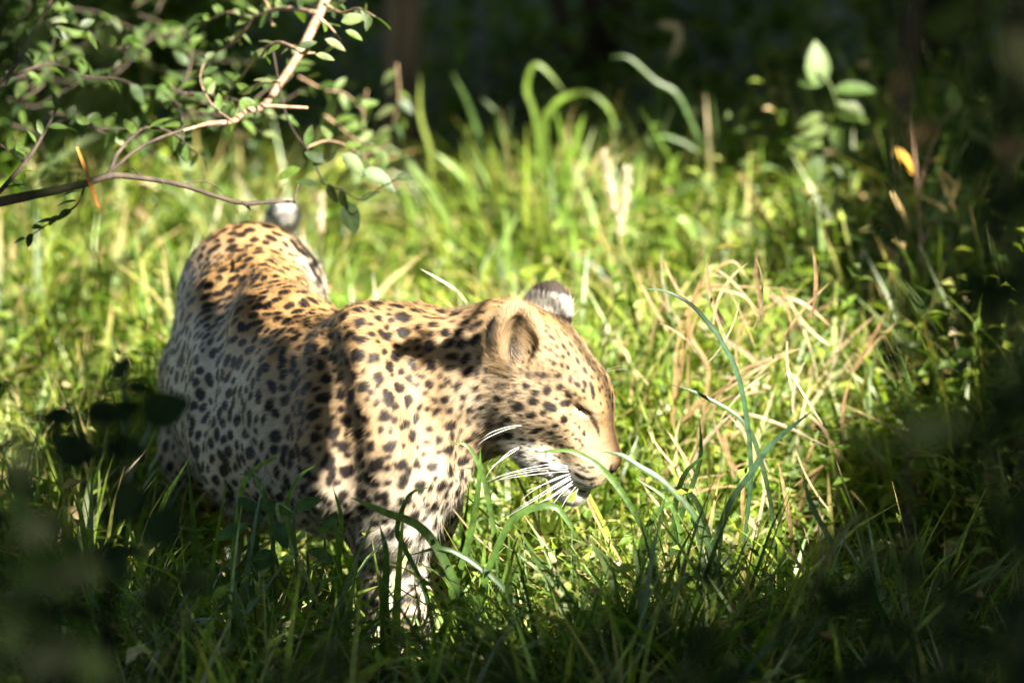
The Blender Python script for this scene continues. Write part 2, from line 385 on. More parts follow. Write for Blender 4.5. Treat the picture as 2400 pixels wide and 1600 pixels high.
# spot centres, spread at a spacing that varies over the body
NB = np.cross(LN, flow)
space = .0430*np.ones(len(LV))
space = space*(1-wN)+.0255*wN; space = space*(1-wL)+.0240*wL; space = space*(1-wQ)+.026*wQ
shoulder = ss(SS, .33, .22)*(wT+wN > .5); space = np.where(wT > .3, space*(1-shoulder*.40), space)
HEAD = (wH > .5)
space = np.where(HEAD, np.where(hl[:, 2] > .02, .0135, .0190), space)
space = np.where(wE > .4, 1., space)
order = np.random.default_rng(11).permutation(len(LV)); free = np.ones(len(LV), bool)
front = HEAD & (hl[:, 0] > .088); free[front | (wE > .4)] = False
spots = []                                # (vertex, size)
SKIP_HAND = np.zeros(len(LV), bool)
SPOTS = [
    (-72.9, -27.8, 62.4, 6.1, 2.7, 23), (-65.8, -39.7, 59.3, 2.9, 2.2, 43), (-55, -25.6, 64.9, 3.9, 1.5, 33), (-53.2, -36.5, 60.2, 4.1, 2.2, 48), (-41.5, -23.2, 67.8, 2.4, 1.9, 43),
    (-44.7, -45.7, 55.3, 3.4, 1.2, 43), (-38.2, -36.9, 62, 4.6, 2.2, 13), (-33.5, -29, 66.2, 2.4, 1.9, 43), (-36.3, -13.3, 70.7, 2.9, 1.5, -6), (-26.9, -15.3, 70.4, 3.4, 1.7, -6),
    (-12.6, -21.6, 67.6, 4.4, 2.2, -15), (-18.2, -34, 63.3, 4.1, 2.2, -34), (-24.5, -41.3, 59.5, 2.2, 2.2, 43), (-28.1, -50.8, 52, 2.9, 1.9, 23), (-16, -0.3, 71.5, 2.9, 1.5, -1),
    (-5.9, 3.7, 70, 3.4, 1.7, -6), (-5.6, -33.3, 61.4, 3.4, 2.4, -15), (-10.1, -45.2, 54.6, 3.2, 2.7, 43), (-10.9, -56, 43.8, 2.7, 2.2, 43), (8.6, -27.4, 61.1, 4.9, 2.9, -15),
    (25.7, -29.4, 58.1, 5.3, 2.2, -34), (2.4, -11.2, 67.3, 3.4, 1.7, -15), (17.4, -8.9, 66, 3.9, 1.7, -15), (6.4, -44.7, 50.2, 2.7, 2.4, 136), (-0.7, -50.3, 47.1, 2.4, 2.2, 43),
    (21.2, -49.8, 40.8, 3.6, 2.7, 126), (4, -57.6, 35.2, 3.9, 3.4, 43), (17.7, -58.5, 24.4, 4.1, 3.9, 43), (32.8, -49.4, 42.4, 4.1, 2.7, 136), (40.8, -41.1, 48.3, 4.1, 2.4, -34),
    (52.8, -35.9, 49.1, 10.9, 2.7, 131), (45.4, -46.9, 41.4, 2.9, 2.2, 43), (23.5, -13.6, 64.9, 2.9, 1.5, -15), (32.9, -14.9, 64.4, 3.4, 1.5, -20), (58.1, -27.4, 53.5, 3.6, 1.7, -25),
    (59.2, -20.7, 57.1, 2.4, 1.5, -25), (75.2, -29.8, 41.7, 2.2, 1.5, 126), (39.8, -26, 59.1, 2.9, 1.5, -25), (33.2, -55.9, 25.3, 4.9, 2.7, -25), (8.5, -68.5, 11, 5.1, 4.6, 43),
    (1.6, -64.4, 23.1, 1.9, 1.5, 43), (-10, -67, 22.7, 3.4, 2.9, 105), (-19.2, -69.4, 18.2, 3.6, 2.2, 84), (-20.3, -73.3, 6.9, 2.4, 1.7, 63), (-17.2, -77.2, -4.2, 3.6, 3.4, 43),
    (-0.8, -74.6, 0.2, 4.4, 3.6, 43), (-17.3, -81.2, -18.7, 3.6, 1.9, 63), (5.1, -78.2, -13.2, 5.6, 4.6, 43), (24.9, -64, 9.1, 1.9, 1.7, 43), (39.5, -57.6, 12.1, 6.3, 3.9, 53),
    (27.7, -70.2, -3, 8.3, 4.9, 18), (-3.2, -81.4, -32.5, 6.8, 5.3, 28), (-17.6, -82.2, -30.1, 2.9, 1.7, 105), (-35, -78.3, -25.6, 3.4, 2.4, 43), (-43, -75.9, -30.7, 2.9, 2.9, 43),
    (-30.7, -77.6, -41.6, 5.8, 3.9, 53), (-20.9, -76.3, -57.6, 4.9, 3.9, 53), (-1.9, -77.5, -56.4, 5.8, 5.3, 43), (-17.5, -64.5, -83.2, 6.8, 4.4, 74), (17.3, -78.3, -31.6, 6.3, 4.9, 58),
    (26.9, -75, -18.3, 4.1, 2.9, 43), (39.1, -71.4, -13, 2.2, 1.7, 43), (53.4, -64, -4.5, 4.4, 4.9, 43), (37.4, -72.6, -26.2, 1.9, 1.7, 43), (36.6, -70, -44, 8.3, 3.2, 68),
    (50, -68.4, -20.5, 4.1, 2.9, 43), (53.7, -63.6, -33, 4.4, 2.2, 43), (68.2, -59.3, -15.4, 4.4, 1.9, 43), (79.4, -53.1, -14.1, 2.9, 1.5, 74), (67, -58.8, -30.4, 3.9, 1.9, 43),
    (29.4, -63.9, -68.7, 4.1, 2.9, 43), (11.9, -60.8, -81.9, 7.3, 5.6, 43), (42.8, -62, -62.9, 4.9, 2.7, 33), (53.9, -58.1, -52.6, 3.4, 1.7, 43), (62.7, -54.9, -46, 2.9, 1.7, 43),
    (77.8, -52.3, -40.1, 3.2, 1.9, 33), (88.1, -52.6, -32.1, 3.4, 1.5, 43), (86.2, -50.2, -15.1, 2.4, 1.5, 95), (93, -47.2, -16.3, 2.7, 1.5, 95), (99, -46, -19.5, 2.4, 1.5, 95),
    (88, -41.4, -5.6, 3.4, 2.4, 126), (76.9, -46.3, -2.9, 2.4, 1.2, 126), (13.2, -46, -103.6, 7.3, 3.4, 23), (46.1, -57.3, -88.7, 4.1, 3.4, 43), (79.8, -51.1, -57.5, 2.4, 1.5, 43),
    (-55.5, -91.2, -118.3, 8.5, 5.3, 53), (8.1, -22.8, -133.2, 7.3, 2.9, 23), (-11.4, -55.4, -158.5, 10.2, 6.3, 43), (3.1, -62.1, -175.4, 7.8, 4.4, 74), (-43.8, -68.9, -102.9, 6.8, 2.9, -15),
    (-21, -58, -109.9, 6.8, 4.1, 23), (-53.1, -101.2, -144.7, 4.9, 4.4, 43), (-26.3, -62.1, -132.1, 10.9, 4.4, 48), (-53.6, -77.3, -85.2, 5.3, 3.4, 23), (-39.8, -70.3, -73.3, 4.9, 3.4, 63),
    (-74.3, -103.9, -142.6, 4.9, 3.9, 43), (-81.8, -97.4, -118.5, 6.3, 3.6, 95), (-89.1, -97, -95.2, 6.3, 4.4, 84), (-72, -90.6, -75.6, 3.6, 3.4, 43), (-89.1, -91.6, -68.4, 5.8, 4.4, 90),
    (-68.8, -83.6, -54.2, 4.9, 3.6, 74), (-55.7, -78.2, -62.1, 5.3, 2.9, 63), (-91, -83.6, -44.4, 7.8, 4.1, 90), (-78.5, -82.1, -38, 5.8, 2.4, 126), (-112.7, -86.6, -59.6, 5.8, 3.4, 43),
    (-106.5, -77.1, -34.9, 8, 4.9, 84), (-124.2, -78, -48.6, 7.3, 4.4, 53), (-141.2, -67.9, -44.5, 7.8, 6.3, 74), (-154.4, -53, -38.7, 6.8, 5.3, 53), (-138.8, -55.1, -22.6, 5.8, 5.3, 43),
    (-124.6, -67.8, -28.9, 6.8, 5.3, 63), (-112.6, -67.2, -13, 7.8, 4.9, 105), (-127.1, -53.4, -0.8, 9.2, 5.3, 95), (-143.4, -43.9, -11.7, 5.8, 3.4, 74), (-93.4, -73, -12, 3.9, 3.4, 136),
    (-93.5, -76.3, -21.7, 4.9, 1.9, 126), (-84.2, -80, -28.6, 2.9, 1.9, 136), (-162.2, -16.1, -20.9, 8.7, 3.9, 33), (-137.7, -31.5, 13.5, 9.7, 2.9, 58), (-157.4, -8.9, -8.6, 8.3, 1.9, 53),
    (-174.6, -42.6, -46.9, 6.8, 4.4, 63), (-184.5, -30.4, -48.5, 8.5, 2.4, 53), (-172, -23.8, -36.9, 6.1, 2.4, 43), (-156.8, -71.8, -63.7, 7.3, 6.8, 136), (-136.1, -84.8, -77.3, 7.3, 6.1, 136),
    (-114.9, -90.6, -76.6, 3.4, 2.9, 43), (-120, -94, -96.8, 5.3, 4.9, 43), (110.5, -42.6, -62.6, 2.9, 1.7, 23), (120.1, -45.7, -49.7, 2.9, 1.9, 43), (113.3, -46, -44.1, 3.4, 1.2, 43),
    (122.7, -44.7, -40.1, 2.9, 1.5, 13), (129.6, -42.1, -35.6, 2.9, 1.5, 43), (130.4, -44, -45, 2.4, 1.5, 43), (121.7, -44.5, -57.5, 4.9, 1.9, 13), (132, -43.2, -54.4, 8.3, 1.9, 28),
    (142, -39.3, -46.4, 6.8, 1.7, 48), (132.2, -38.9, -65.4, 7.3, 1.2, 33), (143.1, -37.1, -57.6, 7.3, 1, 43), (76.2, -55.9, -77.6, 6.8, 3.4, 33),]
WHISKERS = [
    (103.7, -43.5, -58.6, 68.8, -84.4, -77.1, 34.3, -118.6, -142.4),
    (108, -42.7, -61.6, 68.2, -86.4, -90.3, 43.8, -114.1, -130.5),
    (113.9, -41.9, -64.7, 96.8, -80.3, -87, 90.7, -104.1, -124.5),
    (120.7, -38.8, -69.5, 108.6, -78, -100.7, 87.6, -111.6, -175.5),
    (124.1, -38.1, -69.8, 117.2, -75.4, -96.2, 110.3, -95.6, -114.2),
    (128.3, -33.1, -74.4, 124.1, -66.9, -84.8, 129.1, -85.4, -105.4),
    (132.6, -31.5, -74.1, 134.4, -63.8, -82.4, 139.5, -81.1, -96.1),
    (136, -28.9, -75.1, 141.3, -59.3, -76.8, 146.4, -75.2, -83.8),
    (110.5, -42.6, -62.6, 79.8, -83.6, -85.7, 46.4, -112.3, -123),
    (116.5, -41.4, -65.8, 107, -79, -91.2, 98.3, -102.4, -124.3),
    (113.9, -41.9, -64.7, 98.5, -80.3, -88.8, 86.6, -101.7, -108.1),
    (124.9, -34.6, -73.9, 120.6, -70.3, -94.5, 113.8, -89.2, -105.7),
    (105.9, -43.1, -60, 75.3, -83, -77.3, 35.3, -116.1, -131.5),
    (119, -40, -68, 106.1, -79, -97.5, 93, -106.3, -146.5),
    (35.1, -58.1, -83.8, 26.8, -94.7, -104.8, 34.3, -115.6, -139.9),
    (35.9, -57.9, -84.8, 30.2, -93.8, -105.2, 26.9, -112.1, -116.6),
    (16.9, -73.7, -54.3, -1.5, -111.3, -71.3, -8.3, -133.4, -99.3),
    (17.8, -74.6, -51.2, -2.2, -111.5, -63, -9.8, -132.9, -86.8),
    (46.6, -13.2, 63.7, 51, -38.4, 90, 74, -44.9, 115),
    (44, -12.3, 64.3, 47.5, -37.8, 89.9, 61.2, -46.7, 111.2),]
# single spots that were looked at one by one: head coordinates of each, then half-length, half-width (mm), turn (deg)
def head_blob(x, y, z, a, b, ang, soft=.0008):
    c = hp(x, y, z); co, i, d = kd.find(c)
    if d > .03: return
    ax = HX*math.cos(R(ang))+HZ*math.sin(R(ang)); n = LN[i]
    ax = unit(ax-n*(ax@n)); bx = np.cross(n, ax)
    idx = neigh(LV[i], max(a, b)*1.7+.004); dd = LV[idx]-LV[i]
    u = dd@ax+.0006*wave(LV[idx], 400, 5, 6); v = dd@bx+.0006*wave(LV[idx], 400, 6, 6)
    q = (np.sqrt((u/a)**2+(v/b)**2)-1)*min(a, b)
    dark[idx] = np.maximum(dark[idx], ss(-q, -soft, soft))
centres = []
for i in order:
    if not free[i]: continue
    centres.append(i); free[neigh(LV[i], space[i])] = False
r_ = np.random.default_rng(5)
def loc(ci, idx, wig=.0018, ang=0.0):
    d = LV[idx]-LV[ci]; u = d@flow[ci]; v = d@NB[ci]
    if ang: u, v = u*math.cos(ang)+v*math.sin(ang), -u*math.sin(ang)+v*math.cos(ang)
    u = u+wig*wave(LV[idx], 260, 21, 8); v = v+wig*wave(LV[idx], 260, 22, 8)
    return u, v
def blob(ci, a, b, ang=0., soft=.0014, wig=.0012, du=0., dv=0.):
    idx = neigh(LV[ci], max(a, b)*1.6+.006+abs(du)+abs(dv))
    if len(idx) == 0: return
    u, v = loc(ci, idx, wig)
    u = u-du; v = v-dv
    u, v = u*math.cos(ang)+v*math.sin(ang), -u*math.sin(ang)+v*math.cos(ang)
    q = (np.sqrt((u/a)**2+(v/b)**2)-1)*min(a, b)
    dark[idx] = np.maximum(dark[idx], ss(-q, -soft, soft))
for q in SPOTS: head_blob(q[0]/1000, q[1]/1000, q[2]/1000, max(q[3]/1000*1.36+.0004, .0030), max(q[4]/1000*1.36+.0004, .0021), q[5])
HP_ = np.array([hp(q[0]/1000, q[1]/1000, q[2]/1000) for q in SPOTS])
for ci in centres:
    sp = space[ci]
    if np.linalg.norm(HP_-LV[ci], axis=1).min() < .019: continue
    if HEAD[ci]:
        if hl[ci, 2] > .02: blob(ci, .0056*r_.uniform(.8, 1.4), .0036*r_.uniform(.8, 1.2), r_.normal()*.4, .001, .0006)
        else: blob(ci, .0064*r_.uniform(.7, 1.2), .0052*r_.uniform(.7, 1.2), r_.uniform(0, 3), .001, .0008)
    elif wT[ci] > .5 and shoulder[ci] < .65:
        rump = float(ss(SS[ci], .78, .95)); back = float(top[ci]); r0 = sp*.335*r_.uniform(.88, 1.12); k = int(r_.integers(3, 5)); ph = r_.uniform(0, 6.28)
        if r_.random() < .20: k = 1; r0 = 0
        for q_ in range(k):
            an = ph+q_*2*math.pi/k+r_.normal()*.18; th = (.0082+.0012*rump)*r_.uniform(.85, 1.2); tl = (min(.0138, 2.6*r0/k+.0025) if r0 else .0130)*r_.uniform(.85, 1.15)
            if k > 1 and r_.random() < .12: continue
            blob(ci, tl, th if r0 else .0100, an+math.pi/2, .0012, .0010, r0*1.25*math.cos(an), r0*math.sin(an))
        if k > 1:
            idx = neigh(LV[ci], r0+.008); u, v = loc(ci, idx, .0012); inner[idx] = np.maximum(inner[idx], ss(-np.hypot(u, v), -r0-.001, -r0+.003))
    else:
        a = r_.uniform(.0102, .0132)*sp/.026; b = a*r_.uniform(.66, .90)
        blob(ci, a, b, r_.normal()*.5, .0014, .0022)
        if r_.random() < .35: blob(ci, a*.6, b*.6, 0, .0014, .0015, r_.uniform(-1, 1)*a, b*1.4)
# smaller marks in the gaps that are left
fillers = np.random.default_rng(23).permutation(len(LV))[:60000]; done_ = np.zeros(len(LV), bool)
for ci in fillers:
    if done_[ci] or dark[ci] > .05 or wE[ci] > .3 or wQ[ci] > .4 or front[ci]: continue
    if HEAD[ci]: need, a = .0066, .0025*r_.uniform(.8, 1.3)
    elif wT[ci] > .5 and shoulder[ci] < .65: need, a = .0105, .0076*r_.uniform(.75, 1.25)
    else: need, a = .0082, .0050*r_.uniform(.75, 1.25)
    idx = neigh(LV[ci], need)
    if dark[idx].max() > .3: done_[ci] = True; continue
    blob(ci, a*1.25, a*.85, r_.normal()*.6, .001, .0008); done_[idx] = True
def finish_coat(CC):
    CC = CC+(CC*np.array([.84, .72, .56])-CC)*(inner*(1-low)*.6)[:, None]
    return CC
# ears: dark hollow and grey-gold rim in front, black back with a white patch
ew = wE > .35; EHOLE = np.zeros(len(LV))
for (c, ax) in (EAR_R, EAR_L):
    m = ew & (np.linalg.norm(LV-c, axis=1) < .062); q = (LV[m]-c)@ax.T
    fr = ss(LN[m]@ax[2], -.1, .35)
    rim = ss(np.hypot(q[:, 0]/.040, q[:, 1]/.029), .75, 1.0)
    col_in = np.array([.12, .08, .045])+(np.array([.34, .215, .10])-np.array([.12, .08, .045]))*rim[:, None]
    col_in = col_in*(1-.7*ss(-q[:, 0], .0, .022)[:, None]*ss(-np.abs(q[:, 1]), -.016, -.004)[:, None])
    q0 = q[:, 0]+.004*wave(LV[m], 120, 9, 6)*1
    back = np.where((ss(q0, -.006, .004)*ss(-q0, -.034, -.028))[:, None] > .5, np.array([.62, .56, .48])*(1-.65*ss(np.sin(q[:, 1]*1050+2*wave(LV[m], 90, 3, 5)), .35, .8))[:, None], np.array([.035, .026, .02]))
    back = np.where((q0 < -.022)[:, None], np.array([.45, .27, .11]), back)
    EHOLE[m] = ss(-q[:, 0], -.022, .012)*ss(-np.abs(q[:, 1]+.002), -.022, -.008)*fr
    C[m] = back+(col_in-back)*fr[:, None]; dark[m] = 0
# tail: white under the tip with dark bars
qt = ss(np.linalg.norm(LV-np.array(TAIL[-1]), axis=1), .115, .085)*(wQ > .4)
C = C+(np.array([.78, .75, .70])-C)*qt[:, None]
dark = dark*(1-qt)+qt*(ss(np.sin(LV[:, 2]*210+2.0+1.2*wave(LV, 60, 77)), .80, .93))*ss(LN[:, 1], .8, -.2)
# eyes' dark rims, nose leather, mouth line
def stroke(pts, r, soft=.0012, amp=1.):
    global dark
    for sg in (1, -1):
        for k in range(len(pts)-1):
            a = np.array(pts[k])*[1, sg, 1]; b = np.array(pts[k+1])*[1, sg, 1]; t = np.clip(((hl-a)@(b-a))/((b-a)@(b-a)), 0, 1)
            dl = np.linalg.norm(hl-a-t[:, None]*(b-a), axis=1); dark = np.maximum(dark, ss(-dl, -(r[k]*(1-t)+r[k+1]*t)-soft, -(r[k]*(1-t)+r[k+1]*t))*(wH > .3)*amp)
for s in (1, -1):
    e = (hl-np.array([.070, s*.039, .018])); rr = np.linalg.norm(e*[.7, 1, 1.2], axis=1)
    C = C+(WHITE-C)*(ss(-rr, -.020, -.010)*.2*wH)[:, None]; dark = dark*(1-ss(-rr, -.024, -.016)*wH)
stroke([(.050, -.050, .023), (.060, -.044, .021), (.069, -.039, .019), (.079, -.037, .018), (.088, -.033, .014), (.099, -.027, .008), (.108, -.024, -.001)], [.0010, .0022, .0026, .0024, .0024, .0018, .0008], .0018, .9)
stroke([(.048, -.051, .024), (.053, -.047, .033), (.066, -.038, .036)], [.0012, .0016, .0008], amp=.8)
stroke([(.148, -.0205, -.020), (.151, -.0195, -.028), (.157, -.010, -.031), (.157, .0, -.031)], [.0022, .0042, .0036, .0036])
stroke([(.080, -.046, -.082), (.105, -.046, -.081), (.135, -.034, -.080), (.152, -.012, -.076)], [.0012, .0018, .0020, .0014])
nose = .75*ss(hl[:, 0], .140, .146)*ss(-np.abs(hl[:, 1]), -.022, -.016)*ss(hl[:, 2], -.046, -.042)*ss(-hl[:, 2], .012, .017)*wH
C = finish_coat(C)
COL = C*(1-dark[:, None])+DARKC*dark[:, None]
COL = COL+(np.array([.045, .024, .020])-COL)*nose[:, None]
COL = COL*(1+.07*wave(LV, 90, 31, 12))[:, None]

def mat_fur(name, hair):
    m = bpy.data.materials.new(name); m.use_nodes = True; t = m.node_tree; N = t.nodes; L = t.links
    at = N.new('ShaderNodeAttribute'); at.attribute_name = 'col'; pb = N['Principled BSDF']
    L.new(at.outputs['Color'], pb.inputs['Base Color'])
    pb.inputs['Roughness'].default_value = .55 if hair else .8; pb.inputs['Specular IOR Level'].default_value = .25
    if hair:
        an = N.new('ShaderNodeAttribute'); an.attribute_name = 'nrm'
        g = N.new('ShaderNodeNewGeometry'); mx = N.new('ShaderNodeMix'); mx.data_type = 'VECTOR'
        mx.inputs['Factor'].default_value = .25
        L.new(an.outputs['Vector'], mx.inputs[4]); L.new(g.outputs['Normal'], mx.inputs[5])
        nn_ = N.new('ShaderNodeVectorMath'); nn_.operation = 'NORMALIZE'
        L.new(mx.outputs[1], nn_.inputs[0]); L.new(nn_.outputs[0], pb.inputs['Normal'])
    return m
M_skin = mat_fur('leopard_skin', False); M_fur = mat_fur('leopard_fur', True)
LLOC = (-.25, .35, 0.)
leopard = mesh_obj('leopard', LV, LF, M_skin, COL*.8, None, True, LLOC)
tag(leopard, 'spotted leopard standing in the long grass with its head turned to the right', 'leopard')

def curves_obj(name, pts, rad, col, nrm, mat, parent, locn):
    """pts (n,k,3), rad (k,) or (n,k)"""
    n, k = pts.shape[:2]
    hc = bpy.data.hair_curves.new(name); hc.add_curves([k]*n)
    hc.attributes['position'].data.foreach_set('vector', (pts-np.array(locn)).astype(np.float32).ravel())
    ra = hc.attributes.get('radius') or hc.attributes.new('radius', 'FLOAT', 'POINT')
    ra.data.foreach_set('value', np.broadcast_to(rad, (n, k)).astype(np.float32).ravel())
    a = hc.attributes.new('col', 'FLOAT_COLOR', 'POINT'); cc = np.ones((n, k, 4), np.float32); cc[:, :, :3] = col
    a.data.foreach_set('color', cc.ravel())
    b = hc.attributes.new('nrm', 'FLOAT_VECTOR', 'CURVE'); b.data.foreach_set('vector', nrm.astype(np.float32).ravel())
    hc.materials.append(mat)
    o = link(bpy.data.objects.new(name, hc), parent); o.matrix_parent_inverse.identity()
    if parent is None: o.location = locn
    return o
# roots scattered over the skin
T3 = np.vstack([LF[:, [0, 1, 2]], LF[:, [0, 2, 3]]])
A_ = np.linalg.norm(np.cross(LV[T3[:, 1]]-LV[T3[:, 0]], LV[T3[:, 2]]-LV[T3[:, 0]]), axis=1)/2
ctr = LV[T3].mean(1); hm = wH[T3].mean(1)+wE[T3].mean(1); face_cam = LN[T3].mean(1)@(-FWD)
dens = np.where(hm > .5, 90e4, 48e4)*np.where(face_cam < -.35, .3, 1.)*np.where(ctr[:, 2] < .06, .4, 1)
dens = dens*(1-nose[T3].mean(1)*.999)
eyeopen = np.minimum.reduce([np.linalg.norm((ctr-hp(.063, s*.042, .018)), axis=1) for s in (1, -1)])
dens = np.where(eyeopen < .004, 0, dens)
cnt = rng.poisson(A_*dens); ti = np.repeat(np.arange(len(T3)), cnt); nh = len(ti)
b1, b2 = rng.random(nh), rng.random(nh); fl = b1+b2 > 1; b1[fl] = 1-b1[fl]; b2[fl] = 1-b2[fl]; b0 = 1-b1-b2
I3 = T3[ti]
def itp(Q): return (Q[I3[:, 0]].T*b0+Q[I3[:, 1]].T*b1+Q[I3[:, 2]].T*b2).T
rp, rn, rf, rc = itp(LV), unit(itp(LN)), itp(flow), itp(COL)
rH, rE, rL, rQ, rlow = itp(wH), itp(wE), itp(wL), itp(wQ), itp(low)
hlr = np.stack([(rp-HO)@HX, (rp-HO)@HY, (rp-HO)@HZ], 1)
side_ = itp(ss(SS, .28, .42)*wT); ln = (.0095-.0030*side_)*(1-rH)+.0048*rH; ln = ln*(1-.35*rL); ln = ln+.012*rlow*(1-rH)*(1-rL)
chin = ss(-hlr[:, 2], .072, .095)*rH; ln = ln+.007*chin+.012*rQ
ln = np.where(rH > .5, ln*(.55+.9*ss(-hlr[:, 0], -.09, .03)), ln)
ruff = ss(-hlr[:, 0], -.02, .03)*ss(-hlr[:, 2], .0, .05)*rH; ln = ln+.008*ruff
ein = np.zeros(nh)
for (c, ax) in (EAR_R, EAR_L):
    q = (rp-c)@ax.T; mm = (np.linalg.norm(rp-c, axis=1) < .062)*(rE > .3)*(rn@ax[2] > .2); ein = np.maximum(ein, mm*1.0)
    ln = ln+mm*.006*(np.abs(q[:, 1]) < .03)
stray = rng.random(nh) < .03; ln = ln*rng.uniform(.7, 1.15, nh)*np.where(stray, 1.7, 1)
lift = .30-.14*side_+.5*stray+.25*chin+.15*rlow+.25*ein+.2*(rE > .4)
jit = rng.normal(0, .13, (nh, 3)); clump = np.stack([wave(rp, 200, 41+i, 8) for i in range(3)], 1)*.07
dirn = unit(rf+rn*lift[:, None]+jit+clump)
sag = rf*.5+np.array([0, 0, -.25])
kk = 4; tpar = np.linspace(0, 1, kk)
pts = rp[:, None]+ln[:, None, None]*(dirn[:, None]*tpar[None, :, None]+unit(sag)[:, None]*(tpar**2*.28)[None, :, None])
D1 = np.array([kd.find(v)[1] for v in (LV+flow*(.0034*(1-wH)+.0018*wH)[:, None])])
CP = np.stack([rc, rc*.5+itp(COL[D1])*.5, itp(COL[D1]), itp(COL[D1[D1]])], 1)
hc_col = CP*(rng.uniform(.68, 1.18, nh)*(1+.10*wave(rp, 420, 91, 10)))[:, None, None]
hc_col = np.where((ein > .5)[:, None, None], np.array([.32, .22, .12])*(rng.uniform(.45, 1.2, nh)*(1-.92*itp(EHOLE)*(rng.random(nh) > .12))*np.where(rng.random(nh) < .2, 1.7, 1))[:, None, None], hc_col)
rad0 = np.where(rH+rE > .5, .00013, .00019)[:, None]*np.array([1, .95, .7, .12])[None]
print('hairs', nh)
fur = curves_obj('fur', pts, rad0, hc_col, rn, M_fur, leopard, LLOC); tag(fur, kind='stuff')

# eyeballs
M_eye = bpy.data.materials.new('eye'); M_eye.use_nodes = True
_p = M_eye.node_tree.nodes['Principled BSDF']; _p.inputs['Base Color'].default_value = (.045, .032, .014, 1)
_p.inputs['Roughness'].default_value = .08
M_whisk = bpy.data.materials.new('whisker_white'); M_whisk.use_nodes = True
_p = M_whisk.node_tree.nodes['Principled BSDF']; _p.inputs['Base Color'].default_value = (.55, .53, .49, 1); _p.inputs['Roughness'].default_value = .35
def ball(c, r, ax, nu=16, nv=10):
    V = []; F = []
    for j in range(nv+1):
        for i in range(nu):
            a = i*2*math.pi/nu; b = j*math.pi/nv
            V.append(c+ax.T@(r*np.array([math.cos(a)*math.sin(b), math.sin(a)*math.sin(b), math.cos(b)])))
    for j in range(nv):
        for i in range(nu):
            a, b = j*nu+i, j*nu+(i+1) % nu; F += [(a, b, b+nu), (a, b+nu, a+nu)]
    return np.array(V), np.array(F)
for s in (1, -1):
    V, F = ball(hp(.066, s*.0290, .016), np.array([.0125]*3), np.array([HX, HY, HZ]))
    mesh_obj('eyeball', V-np.array(LLOC), F, M_eye, None, leopard)
    # pale lower and heavy upper lid, nearly closed against the sun
# whiskers: root, middle and end in head coordinates (mm)
for q in WHISKERS:
    a, m, b = [hp(*(np.array(q[i:i+3])/1000)) for i in (0, 3, 6)]
    root = a-unit(m-a)*.004; r = .00042*rng.uniform(.8, 1.15)
    V, F = tube([root, a*.45+m*.55+(m-(a+b)/2)*.12, m*.55+b*.45+(m-(a+b)/2)*.12, b], [r, r*.9, r*.6, r*.12], 5, 5)
    mesh_obj('whisker', V-np.array(LLOC), F, M_whisk, None, leopard)
# ------------------------------------------------------------ the clearing: where sun gets through the trees
def G(px, py, z):
    d = FWD + RGT*(px-1200)*KP + UPV*(800-py)*KP
    return (CAM + d*((z-CAM[2])/d[2]))
LIT_PX = [(-500, 480), (0, 400), (300, 395), (520, 350), (840, 300), (960, 250), (1080, 320), (1250, 330), (1600, 380), (1850, 450), (2030, 560), (2150, 700), (2180, 900),
          (2130, 1060), (1980, 1190), (1800, 1300), (1600, 1360), (1350, 1370), (1100, 1380), (820, 1360), (600, 1280), (420, 1180), (300, 1060), (100, 1000), (-500, 950)]
LIT = np.array([G(x, y, .30)[:2] for x, y in LIT_PX])
def inside(p, poly=LIT):
    x, y = p[:, 0], p[:, 1]; r = np.zeros(len(p), bool); n = len(poly)
    for i in range(n):
        a, b = poly[i], poly[(i+1) % n]
        c = ((a[1] > y) != (b[1] > y)); t = (y-a[1])/np.where(c, b[1]-a[1], 1)
        r ^= c & (x < a[0]+t*(b[0]-a[0]))
    return r
_sh = LV[:, :2]-(SUN[:2]*((LV[:, 2:]-.3)/SUN[2]))            # where the leopard's own outline lies along the sun
_cells = set(map(tuple, np.unique(np.floor(np.concatenate([_sh+[dx, dy] for dx in (-.07, 0, .07) for dy in (-.07, 0, .07)])/.04).astype(int), axis=0)))
def in_view(p, m=.10):
    d = p-CAM; z = d@FWD
    return (z > -.3) & (np.abs(d@RGT) < np.maximum(z, 0)*.088+m+.1) & (np.abs(d@UPV) < np.maximum(z, 0)*.060+m+.1)
def over_body(p): return np.array([tuple(c) in _cells for c in np.floor(p[:, :2]/.04).astype(int)])
def n2(p, s, seed): return wave(np.c_[p[:, :2], np.zeros(len(p))], s, seed, 9)

# ground: one big sheet, finer near the clearing, gently uneven
def ground_h(x, y):
    q = np.stack([np.atleast_1d(x), np.atleast_1d(y)], 1).astype(float)
    return .018*n2(q, 2.2, 61)*np.exp(-np.hypot(q[:, 0], q[:, 1])/30.)
gx = np.unique(np.concatenate([np.linspace(-3, 3, 61), np.sign(np.linspace(-1, 1, 41))*(3+np.abs(np.linspace(-1, 1, 41))**3*900)]))
gy = np.unique(np.concatenate([np.linspace(-10, 8, 120), -10-(np.linspace(0, 1, 20)**3*900), 8+(np.linspace(0, 1, 20)**3*900)]))
X_, Y_ = np.meshgrid(gx, gy, indexing='ij')
Z_ = ground_h(X_.ravel(), Y_.ravel())-.012
gi = np.arange(X_.size).reshape(X_.shape)
GF = np.stack([gi[:-1, :-1], gi[1:, :-1], gi[1:, 1:], gi[:-1, 1:]], -1).reshape(-1, 4)
ground = mesh_obj('ground', np.stack([X_.ravel(), Y_.ravel(), Z_], 1), GF, M_soil, None)
tag(ground, kind='structure')

